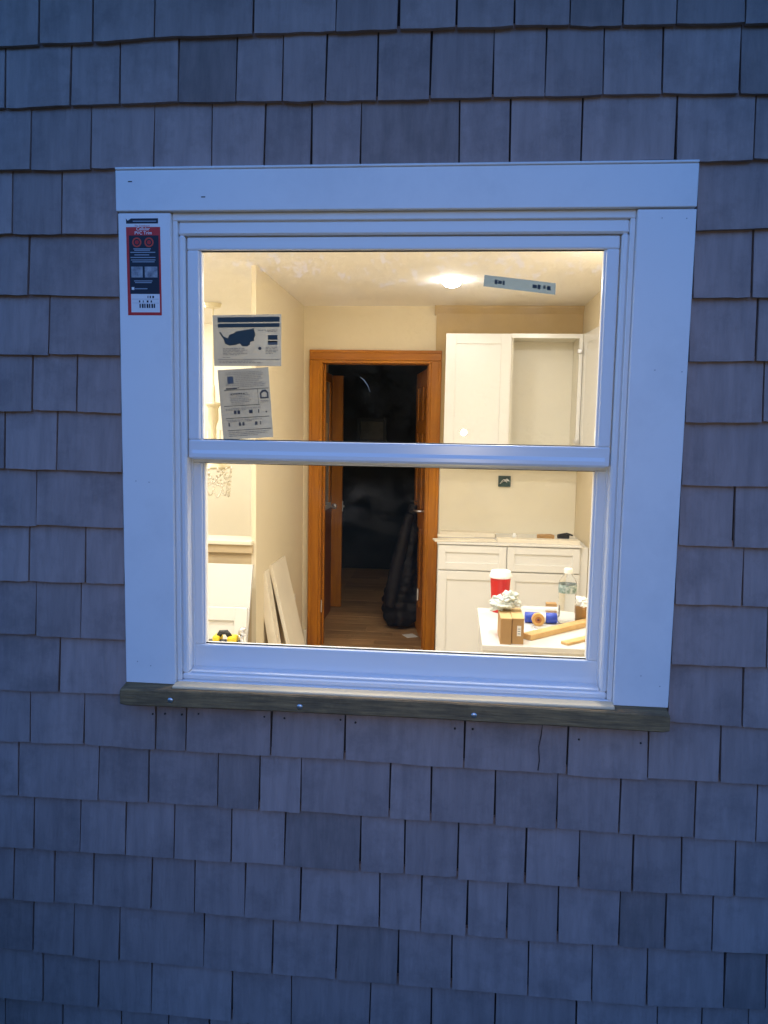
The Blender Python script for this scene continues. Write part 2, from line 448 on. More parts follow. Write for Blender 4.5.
WORN = {(0, 9), (1, 3), (1, 13), (2, 7), (12, 3), (13, 4), (14, 6), (15, 13), (16, 6), (16, 12)}
spans = []                        # (course, xa, xb, seen, index)
def fill(k, x, lim, sgn):
    """continue a course away from the picture"""
    while (lim - x) * sgn > 0.02:
        w = min(rnd.choice((0.09, 0.1, 0.11, 0.12, 0.13, 0.15, 0.18)) + rnd.uniform(-0.01, 0.01), abs(lim - x))
        spans.append((k, min(x, x + sgn * w), max(x, x + sgn * w), False, 0)); x += sgn * w
LIM = 4.2
for k in range(-4, 22):
    blocked = 3 <= k <= 11
    if k not in JOINTS:
        fill(k, -LIM, LIM, 1); continue
    J = JOINTS[k]
    if blocked:
        L, Rr = J
        xs = [L[0] - rnd.uniform(0.1, 0.16)] + L + [-CAS]
        for i, (a, c) in enumerate(zip(xs, xs[1:])): spans.append((k, a, c, True, i))
        fill(k, xs[0], -LIM, -1)
        xs = [CAS] + Rr
        xs.append((Rr[-1] if Rr else CAS + 0.09) + rnd.uniform(0.1, 0.15))
        for i, (a, c) in enumerate(zip(xs, xs[1:])): spans.append((k, a, c, True, 20 + i))
        fill(k, xs[-1], LIM, 1)
    elif k == 18:
        xs = [J[0] - 0.13] + J
        for i, (a, c) in enumerate(zip(xs, xs[1:])): spans.append((k, a, c, True, i))
        fill(k, xs[0], -LIM, -1); fill(k, xs[-1], LIM, 1)
    else:
        xs = [J[0] - rnd.uniform(0.11, 0.16)] + J + [J[-1] + rnd.uniform(0.12, 0.16)]
        for i, (a, c) in enumerate(zip(xs, xs[1:])): spans.append((k, a, c, True, i))
        fill(k, xs[0], -LIM, -1); fill(k, xs[-1], LIM, 1)
far = bmesh.new()
for k, a, c, seen, i in spans:
    ga, gc = GAP * rnd.uniform(0.5, 1.2), GAP * rnd.uniform(0.5, 1.2)
    if seen:
        bb = B(); add_shingle(bb.bm, k, a + ga, c - gc, rnd)
        o = bb.make("shingle", SHINGLE_WORN if (k, i) in WORN else SHINGLE, house)
        if (k, i) in WORN: o["label"] = "weathered darker cedar shingle"
    else:
        add_shingle(far, k, a + ga, c - gc, rnd)
bmesh.ops.recalc_face_normals(far, faces=far.faces[:])
fb = B(); fb.bm.free(); fb.bm = far
o = fb.make("shingles_beyond", SHINGLE, house); o["kind"] = "stuff"
for x, z in ((-0.565, 0.88), (-0.535, 0.882), (-0.494, 0.882), (-0.453, 0.886), (-0.294, 0.887), (-0.246, 0.886), (-0.113, 0.889), (-0.078, 0.884), (0.153, 0.882), (0.194, 0.883), (0.571, 0.871), (0.434, 0.872)):
    b = B(); y = 0.008 + (z - 0.794) * SLOPE
    b.lathe([(0.0, 0.0012), (0.0022, 0.0008), (0.0026, -0.002)], (x, y - 0.0012, z), 8, Matrix.Rotation(R(90), 4, 'X'))
    b.make("nail", NAIL, house)
# a split in one shingle of the course below the sill
b = B(); b.tube([(0.352, 0.0166, 0.905), (0.349, 0.0146, 0.875), (0.3445, 0.0128, 0.85), (0.347, 0.0102, 0.82), (0.3445, 0.0086, 0.796)], [0.0007, 0.0012, 0.0010, 0.0012, 0.0014], 5)
b.make("split", NAIL, house)

# ------------------------------------------------------------------ window
win = thing("window", "white double-hung window with flat white trim boards and a weathered wooden sill", "window", (0, 0.02, 0.915))
b = B()
b.box(-0.6255, 0.6212, -0.004, 0.03, 2.0345, 2.1215, 0.0012)
b.box(-0.6255, 0.6212, -0.0065, 0.03, 2.122, 2.1275, 0.0014)
o = b.make("header_board", PVC, win)
for x, z in ((-0.592, 2.097), (-0.427, 2.063)):
    d = B(); d.box(x - 0.0045, x + 0.0045, -0.0046, 0.0, z - 0.0011, z + 0.0011); d.make("nail_dent", NAIL, o)
for sx in (-1, 1):
    b = B(); b.box(min(sx * 0.503, sx * 0.6225), max(sx * 0.503, sx * 0.6225), 0.0, 0.03, 0.9605, 2.031, 0.0012)
    o = b.make("trim_board", PVC, win)
    for x, z in ((0.553, 2.013), (0.603, 2.012), (-0.594, 1.012), (-0.562, 1.003), (0.56, 1.031), (0.602, 1.009), (0.611, 1.697), (0.555, 1.70), (-0.591, 1.437), (-0.56, 1.435)):
        if x * sx > 0:
            d = B(); d.lathe([(0, 0.0005), (0.0011, 0.0004), (0.0013, -0.002)], (x, -0.0003, z), 8, Matrix.Rotation(R(90), 4, 'X')); d.make("nail_hole", mat("grey_dent", (0.25, 0.26, 0.3), rough=0.7), o)
# weathered sill under the window: top slopes outwards, slightly bowed
b = bmesh.new(); n = 90; ringsS = []
for i in range(n + 1):
    t = i / n; x = -0.6235 + t * 1.2425
    bow = 0.0045 * (1 - (2 * t - 1) ** 2) - 0.001 + 0.0009 * mnoise.noise(Vector((x * 38, 5, 0)))
    w = 0.0014 * mnoise.noise(Vector((x * 6, 0, 0))) + 0.0009 * mnoise.noise(Vector((x * 45, 2, 0)))
    e = 0.003 if i in (0, n) else 0.0
    prof = [(-0.031 + w, 0.9165 + bow + e), (-0.034 + w, 0.919 + bow + e), (-0.034 + w, 0.954 + bow - e), (-0.031 + w, 0.9570 + bow - e), (0.0065, 0.9603), (0.0065, 0.9165 + bow + e)]
    ringsS.append([b.verts.new((x, y, z)) for y, z in prof])
for p, q in zip(ringsS, ringsS[1:]):
    for j in range(6): b.faces.new((p[j], q[j], q[(j + 1) % 6], p[(j + 1) % 6]))
b.faces.new(ringsS[0]); b.faces.new(ringsS[-1][::-1])
bmesh.ops.recalc_face_normals(b, faces=b.faces[:])
sb = B(); sb.bm.free(); sb.bm = b
sill = sb.make("sill_board", SILLWOOD, win)
for x, z in ((-0.503, 0.934), (-0.2, 0.934), (0.194, 0.934)):
    b = B(); b.lathe([(0, 0.003), (0.004, 0.0028), (0.0068, 0.001), (0.0072, -0.004)], (x, -0.0335, z), 12, Matrix.Rotation(R(90), 4, 'X'))
    b.make("screw_head", STEEL, sill, smooth=True)

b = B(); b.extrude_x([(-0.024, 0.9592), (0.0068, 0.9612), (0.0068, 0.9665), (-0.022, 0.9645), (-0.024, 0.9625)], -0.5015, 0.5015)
b.make("sub_sill", mat("lit_sill_strip", (0.72, 0.58, 0.37), rough=0.75, var=0.6, vscale=6, stretch=(0.7, 8, 8), dark=(0.44, 0.38, 0.27)), win)  # pale wood strip; room light falling on the sill is partly in its colour
def ring(bld, xo, zo0, zo1, xi, zi0, zi1, y0, y1, bev=0.0012):
    """four butted bars between an outer and an inner rectangle, symmetric in x"""
    bld.box(-xo, xo, y0, y1, zi1, zo1, bev); bld.box(-xo, xo, y0, y1, zo0, zi0, bev)
    bld.box(-xo, -xi, y0, y1, zi0, zi1, bev); bld.box(xi, xo, y0, y1, zi0, zi1, bev)
# fixed vinyl frame: an outer flange, a stepped face and the deep channel for the sashes
b = B(); ring(b, 0.5025, 0.9605, 2.0335, 0.4915, 0.9680, 2.0165, 0.0105, 0.05, 0.0018); b.make("frame_flange", VINYL, win)
b = B(); ring(b, 0.4915, 0.9680, 2.0165, 0.4770, 0.9835, 1.9870, 0.0155, 0.05, 0.004); b.make("frame_face", VINYL, win)
b = B(); ring(b, 0.5025, 0.9605, 2.0335, 0.4740, 0.9780, 1.9830, 0.052, 0.108, 0.0008); b.make("frame_channel", VINYL, win)
b = B(); b.extrude_x([(0.020, 0.9837), (0.056, 0.9900), (0.056, 0.9788), (0.020, 0.9788)], -0.4765, 0.4765)
b.box(-0.472, 0.472, 0.0205, 0.0245, 0.9842, 0.9885, 0.001); b.make("frame_sill", VINYL, win)
# upper sash, the outer of the two
def sash(name, label, y0, y1, xo, zo0, zo1, xi, zi0, zi1, gy, top_lip):
    s = B()
    s.box(-xo, xo, y0, y1, zi1, zo1, 0.0035, None, 2)
    head = s.make(name, VINYL, win); head["label"] = label
    for sx in (-1, 1):
        t = B(); t.box(min(sx * xi, sx * xo), max(sx * xi, sx * xo), y0, y1, zi0, zi1, 0.0035, None, 2)
        t.box(min(sx * (xi - 0.004), sx * (xi + 0.003)), max(sx * (xi - 0.004), sx * (xi + 0.003)), y0 + 0.006, y1 - 0.004, zi0 + 0.0005, zi1 - 0.0005, 0.001)
        t.make("stile", VINYL, head)
    t = B(); t.box(-xo, xo, y0, y1, zo0, zi0, 0.0035, None, 2)
    if top_lip:
        t.extrude_x([(y0 - 0.0005, zo0 + 0.020), (y0 - 0.005, zo0 + 0.012), (y0 - 0.005, zo0 + 0.004), (y0 - 0.002, zo0 - 0.001), (y0 + 0.010, zo0 - 0.001), (y0 + 0.010, zo0 + 0.020)], -0.466, 0.4645)
    t.make("rail", VINYL, head)
    g = B(); ring(g, xi + 0.0005, zi0 - 0.0005, zi1 + 0.0005, xi - 0.0022, zi0 + 0.0022, zi1 - 0.0022, gy - 0.006, gy - 0.002, 0); g.make("gasket", GASKET, head)
    return head
usash = sash("upper_sash", "upper sash carrying two paper labels", 0.024, 0.0515, 0.4750, 1.4905, 1.9850, 0.4475, 1.5340, 1.9565, 0.040, True)
lsash = sash("lower_sash", "lower sash set behind the upper one", 0.058, 0.092, 0.4775, 0.9800, 1.5300, 0.4548, 1.0430, 1.4800, 0.075, False)
GLASS_U = glass_mat("upper_glass", 0.38); GLASS_L = glass_mat("lower_glass", 0.16)
for par, x, z0, z1, y, gm in ((usash, 0.4485, 1.533, 1.9575, 0.040, GLASS_U), (lsash, 0.4558, 1.042, 1.481, 0.075, GLASS_L)):
    b = B(); b.bm.verts.ensure_lookup_table()
    q = [b.bm.verts.new(p) for p in ((-x, y, z0), (x, y, z0), (x, y, z1), (-x, y, z1))]; b.bm.faces.new(q)
    b.make("glass_pane", gm, par)
b = B(); b.tube([(-0.0815, 0.0385, 1.6811), (-0.0723, 0.0385, 1.6745), (-0.0631, 0.0385, 1.6613), (-0.0583, 0.0385, 1.648)], [0.0004, 0.0009, 0.0006, 0.0003], 6)
b.make("scuff_mark", mat("chalky_scuff", (0.5, 0.5, 0.48), rough=0.9), usash)
# raw wooden jamb lining on the room side
b = B(); ring(b, 0.5030, 0.9610, 2.0330, 0.4840, 0.9780, 2.0140, 0.110, 0.158, 0.001); b.make("inner_jamb", mat("white_painted_wood", (0.8, 0.79, 0.76), rough=0.45, var=0.1), win)

# ------------------------------------------------------------------ labels on the window
INK = mat("navy_print", (0.006, 0.007, 0.020), rough=0.5); RED = mat("red_print", (0.55, 0.016, 0.012), rough=0.45)
WHITEP = mat("white_print", (0.75, 0.75, 0.75), rough=0.5); GREYP = mat("pale_blue_print", (0.28, 0.33, 0.40), rough=0.5)
st = thing("trim_label", "narrow red and navy product sticker on the left trim board", "sticker", (-0.565, -0.0004, 1.81))
XA, XB = -0.6045, -0.5265
def skew(z): return (2.001 - z) / 0.19 * 0.0016
def patch(name, x0, x1, z0, z1, lay, m_):
    b = B(); y = -0.0004 - lay * 0.00025
    q = [b.bm.verts.new((x + skew(z), yy, z)) for yy in (y, y + 0.0003) for x, z in ((x0, z0), (x1, z0), (x1, z1), (x0, z1))]
    b.bm.faces.new(q[:4])
    for i in range(4): b.bm.faces.new((q[i], q[4 + i], q[4 + (i + 1) % 4], q[(i + 1) % 4]))
    return b.make(name, m_, st)
patch("backing", XA, XB, 1.8095, 2.0010, 0, RED)
patch("navy_panel", XA + 0.006, XB - 0.004, 1.8560, 1.9830, 1, INK)
patch("price_tag", XA + 0.008, XB - 0.004, 1.8160, 1.8560, 1, WHITEP)
patch("logo_bar", -0.5930, -0.5310, 2.0085, 2.0195, 0, INK)
patch("paper_strip", XA, XB, 2.0010, 2.0060, 0, WHITEP)
for k in range(7):
    patch("barcode_bar", XA + 0.027 + k * 0.0055, XA + 0.030 + k * 0.0055 + 0.001 * (k % 2), 1.8255, 1.8345, 2, INK)
for k, (u, w) in enumerate(((0.026, 0.003), (0.035, 0.002), (0.044, 0.004), (0.053, 0.003))): patch("digit", XA + u, XA + u + w, 1.8375, 1.842, 2, INK)
patch("rule", XA + 0.010, XB - 0.006, 1.8445, 1.8452, 2, GREYP); patch("rule", XA + 0.010, XB - 0.006, 1.8360, 1.8365, 2, GREYP)
for u, w in ((0.046, 0.002), (0.051, 0.003), (0.057, 0.004)): patch("digit", XA + u, XA + u + w, 1.8470, 1.852, 2, INK)
for z, a, c in ((1.9530, 0.016, 0.056), (1.9500, 0.018, 0.054), (1.9455, 0.009, 0.066), (1.9400, 0.018, 0.052), (1.9345, 0.009, 0.066), (1.9290, 0.010, 0.066), (1.9250, 0.013, 0.064), (1.8835, 0.016, 0.058), (1.8800, 0.018, 0.056)):
    patch("text_line", XA + a, XA + c, z, z + 0.0019, 2, GREYP)
patch("photo", XA + 0.010, XA + 0.036, 1.8920, 1.9155, 2, mat("photo_print", (0.40, 0.43, 0.46), rough=0.5, var=1.0, vscale=60, dark=(0.05, 0.06, 0.1)))
patch("photo", XA + 0.041, XA + 0.070, 1.8920, 1.9155, 2, MATS["photo_print"])
patch("footer_mark", XA + 0.010, XA + 0.016, 1.8650, 1.8710, 2, WHITEP); patch("footer_bar", XA + 0.018, XA + 0.046, 1.8665, 1.8685, 2, GREYP)
for cx in (XA + 0.0245, XA + 0.0525):
    b = B(); b.lathe([(0.0105, 0.0), (0.0105, 0.0004), (0.0075, 0.0004), (0.0075, 0.0)], (cx, -0.00105, 1.968), 20, Matrix.Rotation(R(90), 4, 'X'))
    b.make("badge_ring", mat("orange_red_print", (0.62, 0.06, 0.03), rough=0.5), st)
    b = B(); b.lathe([(0.0045, 0.0), (0.0045, 0.0004), (0.0, 0.0004)], (cx, -0.00105, 1.968), 14, Matrix.Rotation(R(90), 4, 'X')); b.make("badge_dot", RED, st)
text("lettering", "Cellular", 0.0098, (XA + XB) / 2, -0.0009, 1.9938, WHITEP, st, bold=0.00012)
text("lettering", "PVC Trim", 0.0098, (XA + XB) / 2 + 0.0005, -0.0009, 1.9850, WHITEP, st, bold=0.00012)
text("lettering", "The Trimboard", 0.0055, (XA + XB) / 2 - 0.002, -0.0009, 2.0018, RED, st)
b = B(); b.prism([(-0.6045, 2.0195), (-0.6005, 2.0150), (-0.5925, 2.0195), (-0.5925, 2.0085), (-0.6040, 2.0085)], -0.0004, -0.0001); b.make("tick_mark", INK, st)
patch("logo_word", -0.5885, -0.5350, 2.0125, 2.0145, 1, GREYP)

def sheet(name, label, corners, y, m_):
    """flat paper with a slight wave, four corners in x,z: bl, br, tr, tl"""
    cx = sum(c[0] for c in corners) / 4; z0 = min(c[1] for c in corners)
    o = thing(name, label, "paper label", (cx, y, z0))
    b = B(); N = 8; g = []
    for j in range(N + 1):
        row = []
        for i in range(N + 1):
            u, v = i / N, j / N
            x = (corners[0][0] * (1 - u) + corners[1][0] * u) * (1 - v) + (corners[3][0] * (1 - u) + corners[2][0] * u) * v
            z = (corners[0][1] * (1 - u) + corners[1][1] * u) * (1 - v) + (corners[3][1] * (1 - u) + corners[2][1] * u) * v
            w = 0.0008 * (1 + mnoise.noise(Vector((x * 25, z * 25, 1))))
            row.append(b.bm.verts.new((x, y - w * 0.6, z)))
        g.append(row)
    for j in range(N):
        for i in range(N): b.bm.faces.new((g[j][i], g[j][i + 1], g[j + 1][i + 1], g[j + 1][i]))
    b.make("paper", m_, o)
    def pt(u, v): return ((corners[0][0] * (1 - u) + corners[1][0] * u) * (1 - v) + (corners[3][0] * (1 - u) + corners[2][0] * u) * v,
                          (corners[0][1] * (1 - u) + corners[1][1] * u) * (1 - v) + (corners[3][1] * (1 - u) + corners[2][1] * u) * v)
    return o, pt
def print_poly(o, pt, y, name, uvs, m_):
    b = B(); b.prism([pt(u, v) for u, v in uvs], y, y + 0.0002); return b.make(name, m_, o)
def fine_print(o, pt, y, rows, m_, h=0.011, seed=1):
    """lines of small words, joined into one part: rows of (v, u0, u1)"""
    rg = random.Random(seed); b = B()
    for v, a, c in rows:
        u = a
        while u < c - 0.01:
            w = min(rg.uniform(0.018, 0.065), c - u)
            b.prism([pt(u, v), pt(u + w, v), pt(u + w, v + h * rg.uniform(0.8, 1.2)), pt(u, v + h)], y, y + 0.0002); u += w + rg.uniform(0.008, 0.016)
    q = b.make("fine_print", m_, o); q["kind"] = "stuff"; return q
def print_rect(o, pt, y, name, u0, u1, v0, v1, m_): return print_poly(o, pt, y, name, [(u0, v0), (u1, v0), (u1, v1), (u0, v1)], m_)
PAPER = paper_mat("label_paper", (0.33, 0.325, 0.29), 0.5)
TEAL = paper_mat("slate_blue_print", (0.12, 0.15, 0.15), 0.4); GREYINK = paper_mat("grey_print", (0.24, 0.24, 0.225), 0.35); DARKINK = paper_mat("dark_grey_print", (0.14, 0.145, 0.145), 0.4)
p1, pt = sheet("energy_label", "landscape paper label with dark bars and a map, upper left of the upper pane", [(-0.4169, 1.7018), (-0.2615, 1.7033), (-0.2619, 1.8187), (-0.4209, 1.8158)], 0.0375, PAPER)
Y1 = 0.0360
print_rect(p1, pt, Y1, "header_bar", 0.075, 0.975, 0.855, 0.955, TEAL); print_rect(p1, pt, Y1, "header_bar", 0.075, 0.975, 0.755, 0.83, TEAL)
print_poly(p1, pt, Y1, "map", [(0.09, 0.66), (0.11, 0.67), (0.155, 0.58), (0.215, 0.545), (0.24, 0.61), (0.30, 0.64), (0.34, 0.675), (0.45, 0.70), (0.55, 0.72), (0.60, 0.735), (0.615, 0.65), (0.625, 0.60), (0.60, 0.54), (0.605, 0.49), (0.545, 0.475), (0.54, 0.42), (0.50, 0.385), (0.42, 0.39), (0.395, 0.445), (0.33, 0.415), (0.24, 0.40), (0.17, 0.44), (0.155, 0.53), (0.12, 0.595)], TEAL)
print_rect(p1, pt, Y1, "small_panel", 0.805, 0.945, 0.51, 0.60, TEAL); print_rect(p1, pt, Y1, "small_panel", 0.805, 0.945, 0.41, 0.49, GREYINK); print_rect(p1, pt, Y1, "small_panel", 0.805, 0.945, 0.465, 0.49, DARKINK)
print_poly(p1, pt, Y1, "dot", [(0.685 + 0.024 * math.cos(a * 0.785), 0.345 + 0.032 * math.sin(a * 0.785)) for a in range(8)], DARKINK)
print_rect(p1, pt, Y1, "rule", 0.06, 0.98, 0.125, 0.135, GREYINK)
for v, a, c in ((0.335, 0.14, 0.40), (0.295, 0.14, 0.50), (0.255, 0.14, 0.44), (0.16, 0.13, 0.25), (0.36, 0.77, 0.95), (0.32, 0.77, 0.92), (0.28, 0.77, 0.95), (0.24, 0.77, 0.88)):
    pass
fine_print(p1, pt, Y1, [(0.335, 0.14, 0.46), (0.305, 0.14, 0.50), (0.275, 0.14, 0.44), (0.245, 0.14, 0.52), (0.215, 0.14, 0.40), (0.165, 0.13, 0.25), (0.36, 0.77, 0.95), (0.33, 0.77, 0.92), (0.30, 0.77, 0.95), (0.27, 0.77, 0.94), (0.24, 0.77, 0.88), (0.09, 0.08, 0.60), (0.06, 0.08, 0.72), (0.66, 0.80, 0.95), (0.69, 0.66, 0.95)], GREYINK, 0.013, 3)
p2, pt = sheet("rating_label", "tilted portrait paper label ruled into boxes, below the map label", [(-0.3966, 1.5335), (-0.2795, 1.5429), (-0.2914, 1.7008), (-0.4099, 1.6929)], 0.0375, paper_mat("label_paper_grey", (0.29, 0.29, 0.265), 0.5))
for v, a, c in ((0.70, 0.10, 0.98), (0.475, 0.07, 0.78), (0.30, 0.09, 0.95), (0.125, 0.10, 0.97)): print_rect(p2, pt, Y1, "rule", a, c, v, v + 0.009, DARKINK)
print_rect(p2, pt, Y1, "rule", 0.755, 0.762, 0.49, 0.70, DARKINK)
print_poly(p2, pt, Y1, "arch_emblem", [(0.80, 0.56), (0.83, 0.56), (0.83, 0.635), (0.865, 0.655), (0.91, 0.655), (0.935, 0.635), (0.935, 0.58), (0.83, 0.58), (0.83, 0.56), (0.965, 0.56), (0.965, 0.645), (0.925, 0.683), (0.85, 0.683), (0.80, 0.645)], DARKINK)
print_rect(p2, pt, Y1, "grey_block", 0.18, 0.30, 0.80, 0.90, GREYINK); print_rect(p2, pt, Y1, "grey_block", 0.14, 0.36, 0.715, 0.735, DARKINK)
for v, a, c in ((0.93, 0.14, 0.86), (0.89, 0.36, 0.88), (0.85, 0.36, 0.84), (0.81, 0.36, 0.88), (0.77, 0.14, 0.88), (0.64, 0.22, 0.56), (0.60, 0.22, 0.60), (0.56, 0.20, 0.50), (0.52, 0.22, 0.58), (0.525, 0.80, 0.97), (0.43, 0.10, 0.80), (0.27, 0.10, 0.80)):
    pass
fine_print(p2, pt, Y1, [(0.945, 0.14, 0.86), (0.92, 0.14, 0.90), (0.895, 0.34, 0.88), (0.87, 0.34, 0.84), (0.845, 0.34, 0.88), (0.82, 0.34, 0.80), (0.79, 0.14, 0.88), (0.765, 0.14, 0.92), (0.74, 0.40, 0.90), (0.65, 0.22, 0.56), (0.625, 0.22, 0.60), (0.60, 0.20, 0.50), (0.575, 0.22, 0.58), (0.55, 0.20, 0.62), (0.525, 0.22, 0.58), (0.50, 0.22, 0.48), (0.525, 0.80, 0.97), (0.505, 0.80, 0.94), (0.435, 0.10, 0.80), (0.415, 0.10, 0.50), (0.27, 0.10, 0.80), (0.25, 0.12, 0.6), (0.095, 0.12, 0.92), (0.07, 0.12, 0.90), (0.045, 0.12, 0.70)], GREYINK, 0.009, 5)
fine_print(p2, pt, Y1 - 0.0001, [(0.64, 0.22, 0.50), (0.725, 0.14, 0.40)], DARKINK, 0.012, 7)
for v, a, c in ((0.36, 0.26, 0.31), (0.36, 0.33, 0.38), (0.36, 0.56, 0.63), (0.36, 0.74, 0.76), (0.19, 0.13, 0.16), (0.19, 0.34, 0.38), (0.19, 0.41, 0.45), (0.19, 0.66, 0.71), (0.19, 0.76, 0.78)):
    print_rect(p2, pt, Y1, "figure", a, c, v, v + 0.05, DARKINK)
print_poly(p2, pt, Y1, "dot", [(0.90 + 0.018 * math.cos(a * 0.785), 0.37 + 0.014 * math.sin(a * 0.785)) for a in range(8)], DARKINK)
p3, pt = sheet("tape_strip", "tilted strip of pale blue printed tape near the top right of the glass", [(0.1885, 1.8806), (0.3444, 1.8627), (0.3445, 1.8871), (0.1899, 1.9051)], 0.0375, paper_mat("pale_blue_tape", (0.20, 0.25, 0.265), 0.5))
p3["category"] = "tape"; p3_ink = paper_mat("faded_tape_print", (0.10, 0.13, 0.145), 0.4)
for a, c, v, h in ((0.15, 0.19, 0.3, 0.4), (0.20, 0.25, 0.35, 0.3), (0.26, 0.29, 0.32, 0.36), (0.68, 0.74, 0.35, 0.3), (0.75, 0.79, 0.3, 0.4), (0.83, 0.86, 0.4, 0.3), (0.88, 0.93, 0.32, 0.36)):
    print_rect(p3, pt, Y1, "figure", a, c, v, v + h, p3_ink)

# ------------------------------------------------------------------ two bushes added out of view to shade the lower wall corners
def shade_shrub(cx, cy, rx, ry, h, n, label):
    o = thing("shade_shrub", label, "shade_shrub", (cx, cy, -0.25))
    b = B()
    for k in range(7):
        a = random.uniform(0, 6.28); q = random.uniform(0.3, 0.8)
        b.tube([(cx + 0.03 * math.cos(a), cy + 0.03 * math.sin(a), -0.26), (cx + rx * q * 0.5 * math.cos(a), cy + ry * q * 0.5 * math.sin(a), -0.25 + h * 0.45), (cx + rx * q * math.cos(a), cy + ry * q * math.sin(a), -0.25 + h * 0.85)], [0.014, 0.010, 0.004], 6)
    b.make("stem", mat("shrub_bark", (0.10, 0.07, 0.05), rough=0.9, var=0.5), o)
    bm = bmesh.new()
    for k in range(n):
        d = Vector((random.gauss(0, 1), random.gauss(0, 1), random.gauss(0, 1))).normalized()
        r = random.uniform(0.55, 1.0) * (1 + 0.18 * mnoise.noise(d * 2.3))
        p = Vector((cx + d.x * rx * r, cy + d.y * ry * r, -0.25 + h * 0.56 + d.z * h * 0.46 * r))
        s = random.uniform(0.018, 0.034)
        M = Matrix.Translation(p) @ Matrix.Rotation(random.uniform(0, 6.28), 4, 'Z') @ Matrix.Rotation(random.uniform(-1, 1), 4, 'X') @ Matrix.Rotation(random.uniform(-1, 1), 4, 'Y')
        bm.faces.new([bm.verts.new(M @ Vector(q)) for q in ((-s * 0.45, 0, 0), (0, -s, 0.003), (s * 0.45, 0, 0), (0, s, -0.003))])
    c = B(); c.bm.free(); c.bm = bm; c.make("foliage", LEAF, o)
shade_shrub(-1.55, -0.62, 0.58, 0.48, 1.35, 9000, "round dark green bush added out of view left of the window to shade the wall")
shade_shrub(1.62, -0.60, 0.52, 0.46, 1.05, 7000, "round dark green bush added out of view right of the window to shade the wall")
# eave and its covering added overhead, out of view, to dim the upper wall
b = B(); b.box(-4.2, 4.2, -0.42, 0.033, 2.93, 2.945); b.make("shade_eave", PVC, house)
b = B(); b.box(-4.2, 4.2, -0.445, -0.421, 2.91, 3.10, 0.002); b.make("shade_fascia", PVC, house)
b = B(); b.extrude_x([(-0.47, 3.09), (-0.47, 3.11), (3.6, 5.1), (7.6, 3.2), (7.6, 3.17), (3.6, 5.05), (0.2, 3.36)], -4.4, 4.4); b.make("roof", mat("dark_roof_shingles", (0.05, 0.05, 0.055), rough=0.9, var=0.6, vscale=8), house)

# ------------------------------------------------------------------ rooms behind the window
CREAM = mat("cream_wall_paint", (0.71, 0.615, 0.44), rough=0.7, spec=0.25, var=0.12, vscale=3.0, bump=0.1, bscale=60, dark=(0.64, 0.54, 0.36))
TANW = mat("tan_bare_wall", (0.52, 0.38, 0.20), rough=0.8, spec=0.2, var=0.5, vscale=5.0, dark=(0.42, 0.30, 0.15))
CEIL = mat("ceiling_paint", (0.90, 0.86, 0.80), rough=0.8, spec=0.2, var=0.03, vscale=3)
PALE = mat("pale_wall_paint", (0.82, 0.76, 0.62), rough=0.7, var=0.08, vscale=3)
CABW = mat("white_cabinet_lacquer", (0.73, 0.715, 0.68), rough=0.22, spec=0.5, var=0.05, vscale=4)
CABIN = mat("cabinet_inside", (0.72, 0.68, 0.58), rough=0.35, var=0.06, vscale=4)
OAK = mat("golden_oak", (0.46, 0.165, 0.006), rough=0.45, spec=0.25, var=0.9, vscale=4.0, stretch=(9, 9, 0.7), bump=0.15, bscale=14, per_obj=0.15, dark=(0.28, 0.085, 0.006))
OAKX = mat("golden_oak_level", (0.46, 0.165, 0.006), rough=0.45, spec=0.25, var=0.9, vscale=4.0, stretch=(0.7, 9, 9), bump=0.15, bscale=14, dark=(0.28, 0.085, 0.006))
REDWOOD = mat("red_brown_wood", (0.20, 0.055, 0.018), rough=0.35, var=0.7, vscale=5, stretch=(8, 8, 0.8))
PLANK = mat("brown_floor_plank", (0.50, 0.30, 0.14), rough=0.42, var=0.9, vscale=3.0, stretch=(0.8, 9, 9), bump=0.12, bscale=12, per_obj=0.3, dark=(0.30, 0.16, 0.07))
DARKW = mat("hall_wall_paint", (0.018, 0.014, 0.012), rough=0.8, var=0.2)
FLOORK = mat("kitchen_subfloor", (0.66, 0.58, 0.46), rough=0.7, var=0.6, vscale=3)
TRIMW = mat("cream_trim_paint", (0.74, 0.68, 0.54), rough=0.45, var=0.08)
CARD = mat("corrugated_card", (0.42, 0.25, 0.10), rough=0.8, var=0.35, vscale=12, dark=(0.33, 0.18, 0.07))
CARDTOP = mat("corrugated_card_lid", (0.62, 0.42, 0.19), rough=0.8, var=0.3, vscale=12)
PINE = mat("raw_pine", (0.66, 0.43, 0.18), rough=0.6, var=0.7, vscale=6, stretch=(1, 8, 8), dark=(0.52, 0.30, 0.10))
BOARDW = mat("primed_board", (0.78, 0.70, 0.56), rough=0.55, var=0.15, vscale=5)
PLASTW = mat("white_plastic", (0.82, 0.82, 0.80), rough=0.35)
REDC = mat("red_cup_print", (0.58, 0.012, 0.008), rough=0.4, var=0.1)
BLACKP = mat("black_plastic", (0.015, 0.015, 0.017), rough=0.45)
YELP = mat("yellow_plastic", (0.75, 0.52, 0.02), rough=0.4)
BLUEP = mat("blue_plastic", (0.02, 0.055, 0.42), rough=0.35)
FABRIC = mat("dark_quilted_nylon", (0.007, 0.0055, 0.009), rough=0.65, spec=0.3, var=0.5, vscale=14)

